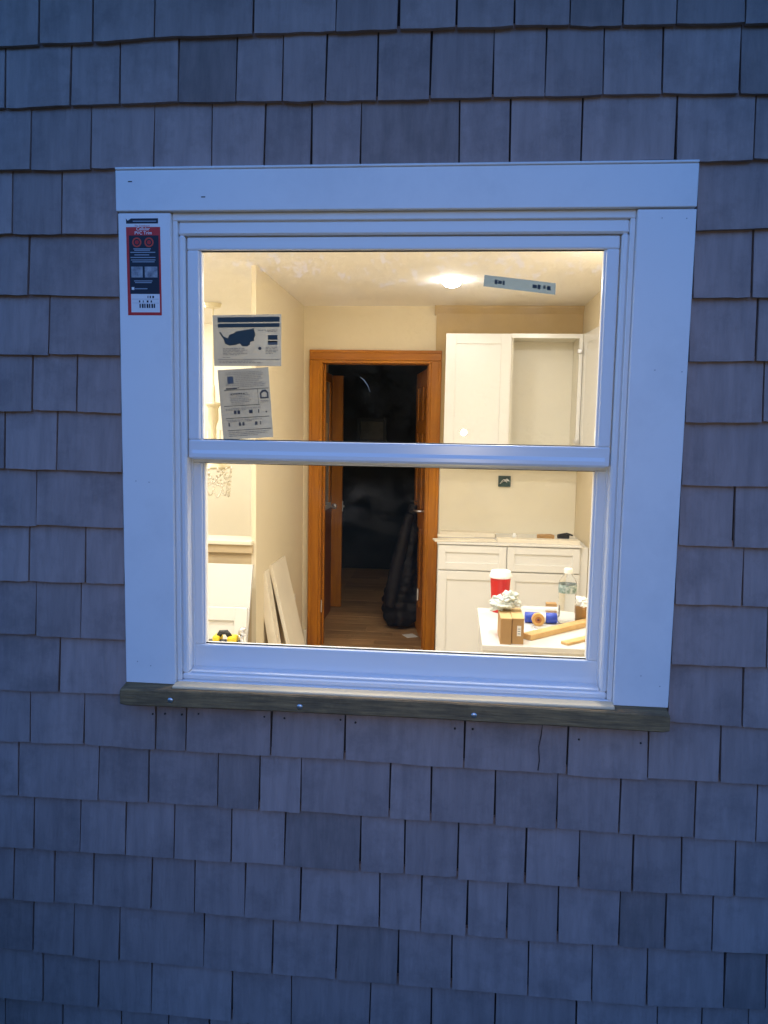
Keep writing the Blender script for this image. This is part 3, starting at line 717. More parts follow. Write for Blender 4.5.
b = B(); b.box(-3.3, 1.05, 0.16, 3.3, -0.12, 0.0); struct(b, "kitchen_floor", FLOORK)
b = B(); b.box(-3.3, 1.3, 0.136, 7.2, 2.42, 2.55); struct(b, "ceiling", CEIL)
b = B()
for q in ((-3.3, -0.5035, 0.0, 2.42), (0.5035, 1.05, 0.0, 2.42), (-0.5035, 0.5035, 0.0, 0.9605), (-0.5035, 0.5035, 2.0335, 2.42)): b.box(q[0], q[1], 0.1365, 0.152, q[2], q[3])
struct(b, "kitchen_front_wall", CREAM)
b = B()
b.box(-0.93, -0.805, 3.70, 3.82, 0, 2.42); b.box(-0.04, 0.98, 3.70, 3.82, 0, 2.42); b.box(-0.805, -0.04, 3.70, 3.82, 2.04, 2.42)
struct(b, "kitchen_back_wall", CREAM)
b = B(); b.box(0.98, 1.08, 0.152, 3.82, 0, 2.42); struct(b, "kitchen_right_wall", CREAM)
b = B(); b.box(-0.955, -0.93, 2.385, 4.75, 0, 2.42); struct(b, "kitchen_left_wall", CREAM)
b = B(); b.box(-0.008, 0.979, 3.682, 3.699, 1.4, 2.395); b.make("wall_backing", TANW)["kind"] = "structure"
b = B(); b.box(0.04, 0.979, 3.684, 3.699, 0.8, 1.398); b.make("backsplash", mat("skim_coat", (0.74, 0.68, 0.54), rough=0.7, var=0.35, vscale=3.5, dark=(0.64, 0.57, 0.42)))["kind"] = "structure"
b = B(); b.extrude_x([(3.699, 2.36), (3.685, 2.365), (3.655, 2.405), (3.65, 2.4195), (3.699, 2.4195)], -0.02, 0.979); struct(b, "crown_moulding", TANW)
b = B(); b.box(-3.3, -0.955, 2.385, 2.50, 0, 0.93); struct(b, "half_wall", mat("tan_wall_paint", (0.52, 0.40, 0.24), rough=0.7, var=0.15))
b = B(); b.box(-3.3, -0.945, 2.345, 2.54, 0.932, 0.956, 0.004); struct(b, "half_wall_ledge", TRIMW)
b = B(); b.box(-3.3, -0.945, 2.362, 2.384, 0.885, 0.931, 0.003); struct(b, "ledge_moulding", MATS["tan_wall_paint"])
b = B(); b.box(-3.42, -3.3, 0.136, 4.75, 0, 2.42); struct(b, "dining_left_wall", PALE)
b = B(); b.box(-3.3, -0.955, 4.62, 4.75, 0, 2.42); struct(b, "dining_back_wall", PALE)
b = B(); b.box(-3.3, -0.955, 2.50, 4.62, -0.12, 0); struct(b, "dining_floor", FLOORK)
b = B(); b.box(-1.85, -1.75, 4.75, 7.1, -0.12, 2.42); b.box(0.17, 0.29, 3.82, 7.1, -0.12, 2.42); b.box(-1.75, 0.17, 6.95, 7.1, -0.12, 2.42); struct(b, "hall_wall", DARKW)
hf = B(); hf.box(-1.75, 0.98, 3.3, 7.0, -0.12, -0.004); hfloor = struct(hf, "hall_floor", PLANK)
y = 3.32; k = 0
while y < 6.8:
    xs = [-0.93, (-0.62, -0.30, -0.52, -0.12, -0.42)[k % 5], 0.16] if y > 3.8 else [-0.92, (-0.62, -0.30, -0.52, -0.12, -0.42)[k % 5], 0.60]
    for a, c in zip(xs, xs[1:]):
        b = B(); b.box(a + 0.0008, c - 0.0008, y + 0.001, y + 0.119, -0.004, random.uniform(0.0, 0.0015), 0.0008); b.make("plank", PLANK, hfloor)
    y += 0.12; k += 1
b = B(); b.box(-0.918, -0.892, 3.675, 3.699, 0.0, 0.12, 0.003); struct(b, "baseboard", TRIMW)

# ---- ceiling lights: one seen over the cabinets, the rest added to brighten the rooms
def can_light(x, y, label, glow="fill_lamp_glow", bulge=0.018, r=0.0655):
    o = thing("recessed_light", label, "ceiling light", (x, y, 2.42), "recessed ceiling lights")
    b = B(); b.lathe([(r + 0.0005, -0.004), (r + 0.006, -0.006), (r + 0.009, -0.003), (r + 0.009, -0.0005), (r + 0.0005, -0.0005)], (x, y, 2.42), 32); b.make("trim_ring", PLASTW, o, smooth=True)
    b = B(); b.lathe([(0.0, -bulge), (r * 0.38, -bulge * 0.97), (r * 0.73, -bulge * 0.78), (r * 0.92, -bulge * 0.5), (r, -0.003)], (x, y, 2.42), 32); b.make("lens", MATS[glow], o)
    return o
emit("fill_lamp_glow", CAN_COLOR, CAN_STRENGTH)
emit("dimmed_lamp_glow", CAN_COLOR, CAN_STRENGTH * 0.30)
can_light(0.097, 2.781, "round recessed ceiling light above the white wall cabinets", "dimmed_lamp_glow", 0.040, 0.054)
for x, y, w in ((-2.3, 0.62, "far left by the window wall"), (0.75, 1.95, "above the right wall side"), (-2.2, 1.3, "farthest left of the near row"), (-1.1, 1.3, "second from the left of the near row"), (0.0, 1.3, "right end of the near row"), (-1.1, 0.62, "above the work table by the window"), (0.3, 0.62, "above the work cabinet by the window")): can_light(x, y, "added unseen fill light on the kitchen ceiling, " + w)
can_light(-1.95, 3.95, "added unseen fill light in the room behind the half wall, near its back wall")
can_light(-2.8, 3.2, "added unseen fill light in the room behind the half wall, far left")
can_light(-2.0, 3.0, "added unseen fill light in the room behind the half wall, near the ledge")

# ---- door frame of the hall
df = thing("door_frame", "golden oak door frame around the dark hall doorway", "door frame", (-0.43, 3.69, 0))
for x0, x1 in ((-0.885, -0.812), (-0.036, 0.035)):
    b = B(); b.box(x0, x1, 3.672, 3.6995, 0, 2.048, 0.004); b.box(x0 + (0.0 if x0 < -0.5 else 0.05), x0 + (0.02 if x0 < -0.5 else 0.07), 3.664, 3.673, 0, 2.048, 0.003); b.make("casing", OAK, df)
b = B(); b.box(-0.885, 0.035, 3.672, 3.6995, 2.049, 2.118, 0.004); b.box(-0.885, 0.035, 3.664, 3.673, 2.099, 2.118, 0.003); b.make("head_casing", OAKX, df)
for x0, x1 in ((-0.8115, -0.793), (-0.052, -0.0365)):
    b = B(); b.box(x0, x1, 3.674, 3.825, 0, 2.029, 0.002)
    sx = 1 if x0 < -0.4 else -1; xi = x1 if sx > 0 else x0
    b.box(min(xi, xi + sx * 0.012), max(xi, xi + sx * 0.012), 3.74, 3.78, 0, 2.028, 0.002); b.make("jamb", OAK, df)
b = B(); b.box(-0.8115, -0.0365, 3.674, 3.825, 2.030, 2.0475, 0.002); b.make("head_jamb", OAKX, df)
b = B(); b.box(-0.796, -0.790, 3.690, 3.720, 0.26, 0.34, 0.001); b.tube([(-0.789, 3.688, 0.255), (-0.789, 3.688, 0.345)], 0.005); b.make("hinge", STEEL, df)

# ---- doors in the hall
def lever(par, x, y, z, dirx, dy):
    b = B(); b.lathe([(0, 0.012), (0.022, 0.010), (0.026, 0.0), (0, 0)], (x, y, z), 16, Matrix.Rotation(R(90), 4, 'X'))
    b.tube([(x, y, z), (x, y - 0.045, z), (x + dirx * 0.02, y - 0.055, z), (x + dirx * 0.10, y - 0.055, z - 0.004)], [0.009, 0.009, 0.009, 0.006])
    b.make("lever_handle", STEEL, par, smooth=True)
gd = thing("glazed_door", "half-glazed wooden door folded flat against the left side of the hall", "door", (-0.915, 4.2, 0))
b = B(); b.box(-0.925, -0.885, 3.86, 4.72, 0.02, 0.92, 0.003); b.make("lower_panel", REDWOOD, gd)
b = B(); b.box(-0.925, -0.885, 3.86, 3.96, 0.921, 2.02, 0.003); b.box(-0.925, -0.885, 4.62, 4.72, 0.921, 2.02, 0.003); b.box(-0.925, -0.885, 3.961, 4.619, 1.95, 2.02, 0.003); b.make("stile", OAK, gd)
b = B(); b.box(-0.915, -0.895, 3.962, 4.618, 0.97, 1.949); b.make("pane", mat("frosted_glass", (0.36, 0.37, 0.38), rough=0.25, spec=0.6), gd)
b = B(); b.box(-0.925, -0.875, 3.961, 4.619, 0.922, 0.968, 0.004); b.make("glazing_bar", mat("grey_bead", (0.42, 0.42, 0.42), rough=0.4), gd)
b = B(); b.box(-0.888, -0.872, 4.30, 4.40, 1.38, 1.62, 0.003); b.make("notice_card", CARDTOP, gd)
od = thing("oak_door", "narrow oak door with a lever handle standing open at the far left of the hall", "door", (-1.2, 4.93, 0))
for x0, x1 in ((-0.948, -0.825), (-1.62, -1.50)):
    b = B(); b.box(x0, x1, 4.915, 4.955, 0.012, 2.03, 0.003); b.make("stile", OAK, od)
b = B(); b.box(-1.499, -0.949, 4.925, 4.945, 0.012, 2.03); b.make("door_panel", OAK, od)
lever(od, -0.893, 4.915, 0.905, -1, 0)
b = B(); b.box(-0.8245, -0.818, 4.925, 4.945, 0.86, 0.95, 0.001); b.ico((-0.815, 4.93, 0.905), 0.011, 2); b.make("latch", STEEL, od)
pd = thing("panel_door", "panelled oak door standing open on the right side of the doorway", "door", (-0.06, 3.9, 0))
A = Vector((-0.058, 3.83)); E_ = Vector((-0.178, 4.56)); ang = math.atan2(E_.y - A.y, E_.x - A.x); Ld = (E_ - A).length
MD = Matrix.Translation((A.x, A.y, 0)) @ Matrix.Rotation(ang, 4, 'Z')
for u0, u1 in ((0, 0.11), (Ld - 0.11, Ld), (Ld / 2 - 0.045, Ld / 2 + 0.045)):
    b = B(); b.box(u0, u1, -0.036, 0.0, 0.012, 2.02, 0.003, MD); b.make("stile", OAK, pd)
for z0, z1 in ((0.012, 0.22), (0.82, 0.98), (1.55, 1.65), (1.90, 2.02)):
    for u0, u1 in ((0.111, Ld / 2 - 0.046), (Ld / 2 + 0.046, Ld - 0.111)):
        b = B(); b.box(u0, u1, -0.036, 0.0, z0, z1, 0.003, MD); b.make("rail", OAK, pd)
for z0, z1 in ((0.221, 0.819), (0.981, 1.549), (1.651, 1.899)):
    for u0, u1 in ((0.111, Ld / 2 - 0.046), (Ld / 2 + 0.046, Ld - 0.111)):
        b = B(); b.box(u0, u1, -0.026, -0.010, z0, z1, 0.0, MD); b.box(u0 + 0.03, u1 - 0.03, -0.031, -0.005, z0 + 0.03, z1 - 0.03, 0.006, MD); b.make("raised_panel", OAK, pd)
b = B(); p0 = MD @ Vector((0.06, 0.0, 0.985))
b.tube([p0, p0 + Vector((-0.050, 0, 0)), p0 + Vector((-0.062, 0.01, 0)), p0 + Vector((-0.085, 0.10, -0.002))], [0.009, 0.009, 0.009, 0.006]); b.make("lever_handle", STEEL, pd, smooth=True)
b = B(); p0 = MD @ Vector((0.30, 0.002, 0.30)); b.box(p0.x - 0.012, p0.x, p0.y, p0.y + 0.05, 0.27, 0.36, 0.002); b.make("door_plate", STEEL, pd)
b = B(); p0 = MD @ Vector((0.50, 0.0, 1.02)); b.tube([p0, p0 + Vector((-0.05, -0.005, 0)), p0 + Vector((-0.06, -0.005, 0.03))], 0.004); b.make("coat_hook", BLACKP, pd)

# ---- jacket hung on the panel door
jk = thing("jacket", "dark quilted puffer jacket hanging on the panel door in the hall", "jacket", (-0.26, 4.33, 0.03))
b = bmesh.new(); rings = []; NS, NZ = 36, 70
for i in range(NZ + 1):
    t = i / NZ; z = 0.99 - 0.95 * t
    w = 0.028 + 0.115 * min(1, (t / 0.8)) ** 0.9 - 0.02 * max(0, (t - 0.86) / 0.14) ** 2 * 3
    d = 0.026 + 0.075 * min(1, t / 0.6) ** 0.8
    q = 0.013 * abs(math.sin(t * math.pi * 12 + 0.8 * math.sin(t * 9))) * min(1, t * 6)
    cx = -0.175 - 0.095 * t; cy = 4.335 - 0.02 * t
    rg = []
    for j in range(NS):
        a = 2 * math.pi * j / NS
        fold = 0.012 * math.sin(a * 5 + t * 3) * min(1, t * 3) + 0.034 * min(1, t * 3) * mnoise.noise(Vector((math.cos(a) * 1.3, math.sin(a) * 1.3, t * 5))) + 0.014 * mnoise.noise(Vector((math.cos(a) * 4, math.sin(a) * 4, t * 16)))
        rg.append(b.verts.new((cx + (w + q + fold) * math.cos(a), cy + (d + q + fold) * math.sin(a), z + 0.012 * math.sin(a * 3) * t)))
    rings.append(rg)
for p, q in zip(rings, rings[1:]):
    for j in range(NS): b.faces.new((p[j], q[j], q[(j + 1) % NS], p[(j + 1) % NS]))
b.faces.new(rings[0]); b.faces.new(rings[-1][::-1]); bmesh.ops.recalc_face_normals(b, faces=b.faces[:])
jb = B(); jb.bm.free(); jb.bm = b; jb.make("body", FABRIC, jk, smooth=True)
b = B(); pts = []; rr = []
for i in range(40):
    t = i / 39; pts.append((-0.185 - 0.155 * t ** 0.8, 4.26 - 0.03 * t, 0.93 - 0.74 * t)); rr.append(0.030 + 0.022 * min(1, t * 2) + 0.006 * abs(math.sin(t * 30)) - 0.012 * max(0, t - 0.9) * 10)
b.tube(pts, rr, 14); b.make("sleeve", FABRIC, jk, smooth=True)
b = B(); b.box(-0.21, -0.12, 4.03, 4.13, 0.002, 0.004, 0, rotz(-0.16, 4.08, 0.5)); tag(b.make("paper_scrap", PLASTW), "small white paper scrap on the hall floor below the jacket", "paper")
pf = thing("picture_frame", "dark picture frame hanging on the far hall wall", "picture", (-0.79, 6.935, 1.43))
b = B(); ring_ = ((-0.955, -0.915), (-0.66, -0.62))
for x0, x1 in ring_: b.box(x0, x1, 6.915, 6.948, 1.43, 1.71, 0.004)
b.box(-0.914, -0.661, 6.915, 6.948, 1.43, 1.47, 0.004); b.box(-0.914, -0.661, 6.915, 6.948, 1.67, 1.71, 0.004); b.make("frame", BLACKP, pf)
b = B(); b.box(-0.914, -0.661, 6.925, 6.94, 1.471, 1.669); b.make("picture", mat("dim_picture", (0.07, 0.06, 0.05), rough=0.3, var=1.0, vscale=14), pf)

# ---- cabinets
def shaker(par, name, x0, x1, z0, z1, y, th=0.02, fw=0.055, M=None, m_=None):
    """door front with a recessed panel; y is the room-side face"""
    m_ = m_ or CABW
    b = B(); b.box(x0, x0 + fw, y, y + th, z0, z1, 0.0012, M); b.box(x1 - fw, x1, y, y + th, z0, z1, 0.0012, M)
    b.box(x0 + fw, x1 - fw, y, y + th, z0, z0 + fw, 0.0012, M); b.box(x0 + fw, x1 - fw, y, y + th, z1 - fw, z1, 0.0012, M)
    o = b.make(name, m_, par)
    b = B(); b.box(x0 + fw, x1 - fw, y + 0.010, y + th - 0.002, z0 + fw, z1 - fw, 0, M); b.make("panel", m_, o)
    return o
bc = thing("base_cabinet", "white base cabinet with two drawers below the bare backsplash", "cabinet", (0.5, 3.39, 0))
b = B(); b.box(0.05, 0.977, 3.092, 3.68, 0.10, 0.868, 0.001); b.make("carcass", CABW, bc)
b = B(); b.box(0.05, 0.977, 3.15, 3.68, 0.0, 0.099); b.make("toe_kick", CABW, bc)
b = B(); b.box(0.045, 0.935, 3.062, 3.12, 0.869, 0.882, 0.001); b.make("top_rail", CABW, bc)
for x0, x1 in ((0.055, 0.476), (0.482, 0.925)):
    shaker(bc, "drawer_front", x0, x1, 0.708, 0.862, 3.071, fw=0.045)
    shaker(bc, "cabinet_door", x0, x1, 0.115, 0.700, 3.071)
uc = thing("wall_cabinet", "white wall cabinet with one door closed and one swung open", "cabinet", (0.5, 3.53, 1.43))
b = B(); b.box(0.065, 0.083, 3.395, 3.68, 1.43, 2.2); b.box(0.481, 0.499, 3.395, 3.66, 1.45, 2.18); b.box(0.918, 0.936, 3.395, 3.68, 1.43, 2.2)
b.box(0.0835, 0.9175, 3.395, 3.68, 2.181, 2.2); b.box(0.0835, 0.9175, 3.395, 3.68, 1.43, 1.449); b.make("carcass", CABIN, uc)
b = B(); b.box(0.0835, 0.9175, 3.662, 3.68, 1.4495, 2.1805); b.make("back_panel", CABIN, uc)
b = B(); b.box(0.4995, 0.9175, 3.41, 3.66, 1.80, 1.818); sh_o = None; b.bm.free()
b = B(); b.box(0.485, 0.936, 3.374, 3.3945, 2.172, 2.2, 0.001); b.box(0.912, 0.936, 3.374, 3.3945, 1.43, 2.1715, 0.001); b.make("face_frame", CABW, uc)
shaker(uc, "cabinet_door", 0.065, 0.484, 1.435, 2.198, 3.372, fw=0.065)
MO = rot_at((0.938, 3.372, 0), R(94), 'Z')
shaker(uc, "open_cabinet_door", 0.516, 0.934, 1.435, 2.198, 3.353, fw=0.065, M=MO)["label"] = "cabinet door swung open against the right wall"
for z in (1.52, 2.09):
    b = B(); b.box(0.900, 0.926, 3.345, 3.374, z - 0.012, z + 0.012, 0.002); b.tube([(0.913, 3.372, z), (0.913, 3.42, z)], 0.010, 8); b.make("hinge", STEEL, uc)
ob = thing("outlet_box", "open dark outlet box with loose wires in the backsplash", "outlet box", (0.468, 3.68, 1.19))
b = B()
for q in ((-0.042, -0.037, 1.195, 1.27), (0.037, 0.042, 1.195, 1.27), (-0.0365, 0.0365, 1.195, 1.20), (-0.0365, 0.0365, 1.265, 1.27)): b.box(0.488 + q[0], 0.488 + q[1], 3.664, 3.6815, q[2], q[3])
b.box(0.4515, 0.5245, 3.676, 3.6818, 1.2, 1.265); b.make("box", mat("teal_black_plastic", (0.025, 0.065, 0.06), rough=0.4), ob)
for k in range(5):
    b = B(); x = 0.460 + k * 0.012; b.tube([(x, 3.676, 1.215 + 0.008 * k), (x + 0.012, 3.660, 1.235), (x + 0.02 - 0.008 * k, 3.657, 1.245), (0.505, 3.674, 1.225 + k * 0.006)], 0.0024, 6); b.make("wire", STEEL if k % 2 else PLASTW, ob)

# ---- loose things on the base cabinet
def loose(b, name, m_, label, cat, smooth=False, group=None): return tag(b.make(name, m_, None, smooth), label, cat, group)
b = B(); b.box(0.03, 0.42, 3.055, 3.15, 0.8835, 0.893, 0.001, rotz(0.04, 3.06, R(10))); b.box(0.06, 0.30, 3.30, 3.33, 0.8835, 0.9, 0, rotz(0.04, 3.06, R(4))); loose(b, "filler_strip", BOARDW, "thin white filler strip lying on the left of the base cabinet", "board")
b = B(); b.box(0.06, 0.43, 3.44, 3.56, 0.8690, 0.897, 0.002, rotz(0.2, 3.5, R(-6))); loose(b, "trim_offcut", BOARDW, "white trim offcut against the backsplash at the left", "board")
b = B(); b.box(0.42, 0.93, 3.125, 3.20, 0.8690, 0.905, 0.002, rotz(0.6, 3.15, R(-2))); loose(b, "shelf_board", BOARDW, "white board lying along the right of the base cabinet", "board")
b = B(); b.box(0.70, 0.80, 3.36, 3.42, 0.8690, 0.905, 0.003, rotz(0.75, 3.39, 0.3)); loose(b, "wood_block", CARD, "small brown wood block on the base cabinet", "block")
b = B(); b.box(0.84, 0.92, 3.49, 3.52, 0.8690, 0.895, 0.004); b.tube([(0.85, 3.50, 0.892), (0.90, 3.48, 0.905), (0.94, 3.50, 0.89)], 0.006); loose(b, "bracket", BLACKP, "small dark bracket at the back right of the base cabinet", "bracket")
b = B(); b.lathe([(0, 0), (0.014, 0), (0.014, 0.03), (0.009, 0.034), (0.009, 0.042), (0, 0.042)], (0.545, 3.37, 0.8690), 14); loose(b, "glue_cap", PLASTW, "small white plastic cap behind the boards on the base cabinet", "cap", True)

# ---- work cabinet under the right of the window, with clutter
wc = thing("work_cabinet", "plain white cabinet used as a work surface inside the window, right", "cabinet", (0.6, 1.02, 0))
b = B(); b.box(0.25, 0.974, 0.772, 1.282, 0.0, 0.855, 0.001); b.make("carcass", CABW, wc)
b = B(); b.box(0.242, 0.976, 0.760, 1.295, 0.8555, 0.876, 0.002); b.make("top", CABW, wc)
ZT = 0.876
cp = thing("paper_cup", "red paper coffee cup with a white lid on the work cabinet", "cup", (0.326, 1.245, ZT))
b = B(); b.lathe([(0, 0.004), (0.028, 0.004), (0.029, 0), (0.0305, 0.004), (0.0395, 0.139), (0.0405, 0.142), (0.038, 0.142), (0, 0.140)], cp.location, 32); b.make("cup", REDC, cp, smooth=True)
b = B(); b.lathe([(0.0425, 0.134), (0.0435, 0.137), (0.0435, 0.142), (0.0405, 0.146), (0.0385, 0.157), (0.0365, 0.160), (0.0345, 0.158), (0.0335, 0.154), (0, 0.154)], cp.location, 32); b.make("lid", PLASTW, cp, smooth=True)
for k, (x0, x1, y0) in enumerate(((0.3005, 0.3365, 0.775), (0.3385, 0.3765, 0.781))):
    o = thing("carton", ("left" if k == 0 else "right") + " of two small brown cartons side by side on the work cabinet", "carton", ((x0 + x1) / 2, y0 + 0.08, ZT), "small brown cartons")
    b = B(); b.box(x0, x1, y0, y0 + 0.155, ZT, ZT + 0.084, 0.001); b.make("box", CARD, o)
    for s in (0, 1):
        b = B(); b.box(x0 - 0.0005, x1 + 0.0005, y0 + s * 0.0785, y0 + 0.077 + s * 0.0785, ZT + 0.0845, ZT + 0.0865, 0.0005); b.make("flap", CARDTOP, o)
    if k:
        b = B(); b.box(x0 + 0.016, x0 + 0.029, y0 - 0.0006, y0 - 0.0001, ZT + 0.028, ZT + 0.062); b.make("shipping_label", PLASTW, o)
        for j in range(3):
            b = B(); b.box(x0 + 0.018, x0 + 0.027, y0 - 0.001, y0 - 0.0007, ZT + 0.034 + 0.008 * j, ZT + 0.037 + 0.008 * j); b.make("print_line", GREYP, o)
b = B()
for k in range(9):
    b.ico((0.327 + random.uniform(-0.032, 0.030) * (0.5 if k < 3 else 1), 0.90 + random.uniform(-0.03, 0.03), ZT + 0.108 + random.uniform(-0.010, 0.010) + 0.022 * (k < 3)), random.uniform(0.014, 0.022), 4, (1.15, 1.1, 0.8), 0.7, 1.9, k * 3.7)
loose(b, "crumpled_wrap", mat("crumpled_film", (0.72, 0.75, 0.70), rough=0.35, var=0.7, vscale=22, dark=(0.45, 0.52, 0.46)), "crumpled whitish plastic wrap on top of the two cartons", "wrapping", True)
bt = thing("water_bottle", "clear plastic water bottle with a green label on the work cabinet", "bottle", (0.556, 1.08, ZT))
CLEAR = mat("clear_plastic", (0.93, 0.96, 0.97), rough=0.08, spec=0.6, transmission=0.92); CLEAR.node_tree.nodes['Principled BSDF'].inputs['IOR'].default_value = 1.12
prof = [(0, 0.004), (0.024, 0.0), (0.031, 0.006)]
for i in range(14):
    z = 0.012 + i * 0.0072; prof.append((0.0318 - 0.0018 * (i % 2), z))
prof += [(0.032, 0.116), (0.0322, 0.150), (0.030, 0.160), (0.023, 0.172), (0.015, 0.182), (0.0125, 0.187), (0.0125, 0.193)]
b = B(); b.lathe(prof, bt.location, 32); b.make("bottle", CLEAR, bt, smooth=True)
b = B(); b.lathe([(0.0326, 0.118), (0.0329, 0.119), (0.0329, 0.147), (0.0326, 0.148)], bt.location, 32); b.make("label", mat("green_label", (0.06, 0.15, 0.12), rough=0.45, var=1.0, vscale=70, dark=(0.62, 0.66, 0.66)), bt, smooth=True)
b = B(); b.lathe([(0.0145, 0.188), (0.0150, 0.190), (0.0150, 0.203), (0.0135, 0.206), (0, 0.206)], bt.location, 20); b.make("cap", PLASTW, bt)
tb = thing("tube_pack", "blue and clear plastic tube lying behind the tape roll", "tube", (0.465, 1.09, ZT))
MR = Matrix.Rotation(R(90), 4, 'Y')
b = B(); b.lathe([(0, 0), (0.019, 0), (0.0195, 0.002), (0.0195, 0.046), (0.019, 0.048), (0, 0.048)], (0.408, 1.085, ZT + 0.0195), 20, MR); b.make("left_half", BLUEP, tb, smooth=True)
b = B(); b.lathe([(0, 0.074), (0.017, 0.074), (0.0195, 0.078), (0.0195, 0.112), (0.017, 0.115), (0, 0.115)], (0.408, 1.085, ZT + 0.0195), 20, MR); b.make("right_half", BLUEP, tb, smooth=True)
b = B(); b.lathe([(0.018, 0.0485), (0.018, 0.0735)], (0.408, 1.085, ZT + 0.0195), 20, MR); b.make("collar", PLASTW, tb, smooth=True)
b = B(); b.box(0.395, 0.545, 1.115, 1.165, ZT + 0.0005, ZT + 0.045, 0.004); loose(b, "clear_clamshell", CLEAR, "clear plastic clamshell pack behind the blue tube", "packaging")
tr_ = thing("tape_roll", "small orange-brown tape roll standing on its rim", "tape roll", (0.451, 1.045, ZT))
MX = Matrix.Rotation(R(90), 4, 'X')
b = B(); b.lathe([(0.012, 0.022), (0.0225, 0.022), (0.0225, 0.0), (0.012, 0.0), (0.012, 0.022)], (0.451, 1.055, ZT + 0.0228), 28, MX); b.make("tape", mat("tan_tape", (0.60, 0.34, 0.10), rough=0.5, var=0.3), tr_)
b = B(); b.lathe([(0.004, 0.0215), (0.012, 0.0215), (0.012, 0.001), (0.004, 0.001), (0.004, 0.0215)], (0.451, 1.055, ZT + 0.0228), 20, MX); b.make("core", mat("brown_core", (0.36, 0.13, 0.03), rough=0.6), tr_)
for k in range(9):
    x, y, a = 0.432 + 0.005 * k + random.uniform(-0.004, 0.004), 0.985 + random.uniform(-0.012, 0.02), random.uniform(0, 3.1)
    b = B(); b.tube([(x - 0.011 * math.cos(a), y - 0.011 * math.sin(a), ZT + 0.003), (x + 0.011 * math.cos(a), y + 0.011 * math.sin(a), ZT + 0.003)], [0.0028, 0.0016], 6)
    loose(b, "screw", STEEL, "small steel screw in the loose pile before the tape roll", "screw", group="screws before the tape roll")
b = B(); b.box(0.505, 0.545, 1.255, 1.285, ZT, ZT + 0.036, 0.002); loose(b, "small_carton", CARD, "tiny brown carton behind the water bottle", "carton")
kc = thing("kraft_cup", "brown kraft paper cup with crumpled white paper, beside the water bottle", "cup", (0.616, 1.13, ZT))
b = B(); b.lathe([(0, 0.003), (0.027, 0.0), (0.034, 0.062), (0.035, 0.064), (0.033, 0.064), (0.026, 0.004)], kc.location, 28); b.make("cup", CARD, kc, smooth=True)
b = B(); b.ico((0.616, 1.13, ZT + 0.070), 0.030, 4, (1.15, 1, 0.62), 0.55, 2.2, 9.0); b.make("crumpled_paper", PLASTW, kc)
b = B(); b.box(0.578, 0.589, 1.17, 1.20, ZT, ZT + 0.045, 0.004); loose(b, "dark_tool_bit", mat("brown_black", (0.07, 0.04, 0.025), rough=0.5), "small dark block between the bottle and the kraft cup", "block")
def stick(p, q, w, h, label):
    p, q = Vector(p), Vector(q); a = math.atan2(q.y - p.y, q.x - p.x); L = (q - p).length
    M = Matrix.Translation((p.x, p.y, ZT + 0.0003)) @ Matrix.Rotation(a, 4, 'Z')
    b = B(); b.box(0, L, -w / 2, w / 2, 0, h, 0.0015)
    for v in b.bm.verts: v.co = M @ v.co
    return loose(b, "wood_stick", PINE, label, "lumber", group="raw pine sticks")
stick((0.392, 0.845), (0.78, 1.23), 0.038, 0.019, "longer raw pine stick crossing the work cabinet behind the other stick")
stick((0.510, 0.800), (0.80, 1.06), 0.030, 0.009, "thin raw pine stick at the front right of the work cabinet")

# ---- left side of the kitchen
b = B(); b.box(-1.75, -0.918, 2.0, 2.02, 0.0, 0.885, 0.0015, rot_at((0, 2.0, 0), R(-18), 'X')); loose(b, "end_panel", mat("white_melamine", (0.64, 0.63, 0.60), rough=0.4, var=0.05), "large plain white panel leaning on the half wall", "panel")
ld = thing("cabinet_front", "white shaker cabinet front leaning before the plain white panel", "cabinet door", (-1.1, 1.7, 0))
shaker(ld, "front", -1.35, -0.80, 0.0, 0.742, 1.62, fw=0.06, M=rot_at((0, 1.62, 0), R(-8), 'X'))
for k, (y0, xb, th) in enumerate(((2.56, -0.80, 0.05), (2.70, -0.74, 0.022))):
    b = B(); wdt = (0.10, 0.36)[k]; hh = (0.76, 0.785)[k]
    M = Matrix.Translation((xb, y0, 0.0)) @ Matrix.Rotation(R((-9.3, -13.0)[k]), 4, 'Y')
    b.box(-th, 0, 0, wdt, 0.012, hh, 0.002, M)
    loose(b, "leaning_board", BOARDW, ("narrow thick cream board leaning on the left wall, nearer the window", "wide cream board leaning on the left wall, nearer the doorway")[k], "board", group="boards leaning on the left wall")
op_ = thing("wall_outlet", "cream outlet plate low on the left wall beside the leaning boards", "outlet", (-0.928, 3.40, 0.33))
b = B(); b.box(-0.9295, -0.924, 3.365, 3.435, 0.33, 0.445, 0.002); b.make("plate", TRIMW, op_)
for z in (0.36, 0.40):
    b = B(); b.box(-0.9238, -0.9225, 3.385, 3.415, z, z + 0.022, 0.0005); b.make("socket", PLASTW, op_)
wt = thing("work_table", "low white work table just inside the left of the window", "table", (-0.9, 0.8, 0))
b = B(); b.box(-1.5, -0.50, 0.40, 1.16, 0.690, 0.712, 0.002); b.make("table_top", CABW, wt)
for x in (-1.45, -0.55):
    for y in (0.45, 1.11):
        b = B(); b.box(x - 0.025, x + 0.025, y - 0.025, y + 0.025, 0, 0.6895); b.make("leg", CABW, wt)
dr = thing("cordless_drill", "yellow and black cordless drill lying on the work table", "drill", (-0.71, 1.08, 0.712))
b = B(); b.box(-0.785, -0.655, 1.04, 1.12, 0.712, 0.757, 0.006, None, 2); b.make("battery", BLACKP, dr)
b = B(); b.box(-0.752, -0.722, 1.05, 1.10, 0.7575, 0.786, 0.008, None, 2); b.box(-0.696, -0.662, 1.05, 1.10, 0.7575, 0.784, 0.008, None, 2); b.make("housing", YELP, dr)
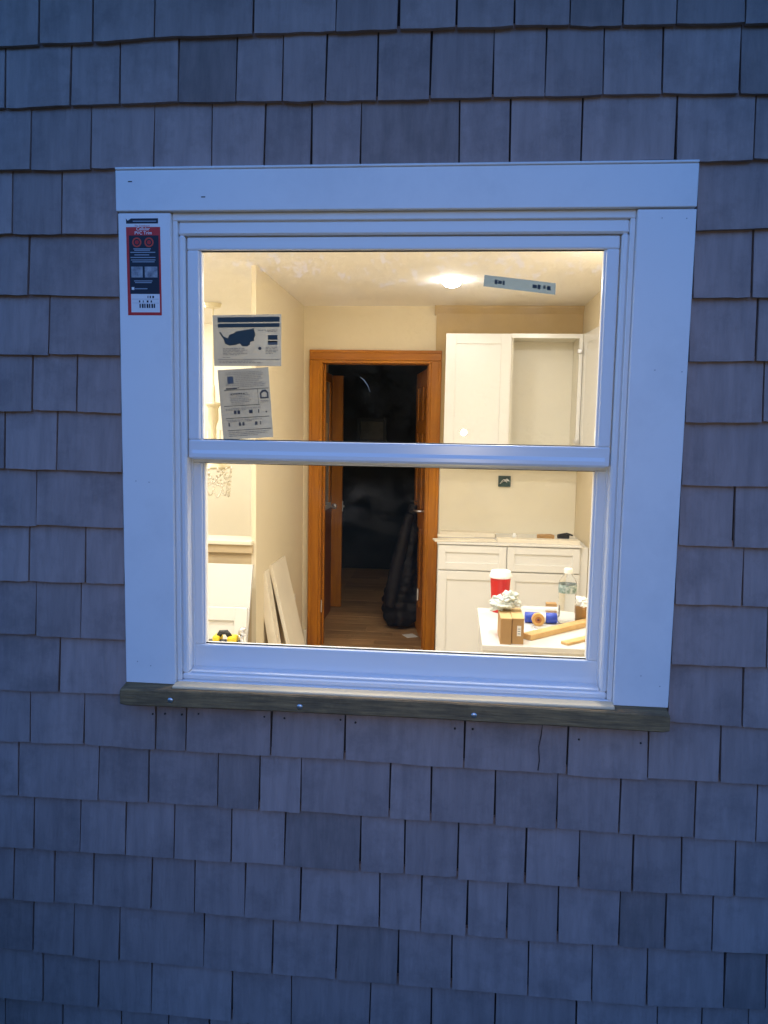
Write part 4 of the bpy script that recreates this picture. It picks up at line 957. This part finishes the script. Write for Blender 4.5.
b = B(); b.tube([(-0.735, 1.07, 0.775), (-0.722, 1.065, 0.797), (-0.700, 1.065, 0.799), (-0.688, 1.07, 0.78)], 0.010, 10); b.tube([(-0.72, 1.05, 0.762), (-0.70, 1.05, 0.764)], 0.012, 10); b.make("grip", BLACKP, dr, smooth=True)
b = B(); b.lathe([(0, 0), (0.012, 0), (0.014, 0.012), (0.009, 0.026), (0.004, 0.030), (0, 0.03)], (-0.648, 1.08, 0.787), 16, Matrix.Rotation(R(20), 4, 'Y')); b.lathe([(0, -0.03), (0.010, -0.03), (0.010, 0.0), (0, 0.0)], (-0.648, 1.08, 0.787), 12); b.make("chuck", STEEL, dr, smooth=True)

# ---- crystal chandelier in the room behind the half wall
ch = thing("chandelier", "cream chandelier arm with hanging crystal bead strands behind the half wall", "chandelier", (-1.55, 3.6, 1.06))
CRM = mat("cream_metal", (0.74, 0.66, 0.46), rough=0.35)
b = B(); b.tube([(-1.55, 3.6, 2.42), (-1.55, 3.6, 1.85)], 0.006); b.lathe([(0, 2.42), (0.06, 2.418), (0.05, 2.39), (0, 2.38)], (-1.55, 3.6, 0), 20); b.make("chain_rod", CRM, ch)
b = B(); b.lathe([(0, 1.86), (0.010, 1.86), (0.014, 1.80), (0.014, 1.745), (0.050, 1.738), (0.054, 1.728), (0.046, 1.716), (0.034, 1.70), (0.036, 1.62), (0.020, 1.58), (0.018, 1.40), (0.05, 1.34), (0.11, 1.30), (0.125, 1.287), (0.10, 1.278), (0, 1.275)], (-1.55, 3.6, 0), 24); b.make("column", CRM, ch, smooth=True)
for k in range(4):
    a = k * math.pi / 2 + 0.5; b = B(); c_, s_ = math.cos(a), math.sin(a)
    b.tube([(-1.55 + c_ * q * 0.9, 3.6 + s_ * q * 0.9, z) for q, z in ((0.03, 1.40), (0.10, 1.36), (0.18, 1.38), (0.22, 1.45))], 0.007)
    b.lathe([(0, 0), (0.026, 0.008), (0.028, 0.012), (0.010, 0.012), (0.010, 0.10), (0, 0.10)], (-1.55 + c_ * 0.2, 3.6 + s_ * 0.2, 1.45), 14); b.make("arm", CRM, ch, smooth=True)
CRY = mat("crystal_bead", (0.95, 0.92, 0.84), rough=0.4, spec=0.5)
b = B()
for k in range(12):
    a0 = 2 * math.pi * k / 12; a1 = a0 + (1.1 if k % 2 else 2.6)
    for i in range(20):
        t = i / 19; aa = a0 + (a1 - a0) * t; r_ = 0.125 - 0.02 * math.sin(math.pi * t)
        b.ico((-1.55 + r_ * math.cos(aa), 3.6 + r_ * math.sin(aa), 1.285 - (0.20 if k % 2 else 0.12) * math.sin(math.pi * t)), 0.0085, 1)
o = b.make("bead_strands", CRY, ch, smooth=True); o["kind"] = "stuff"
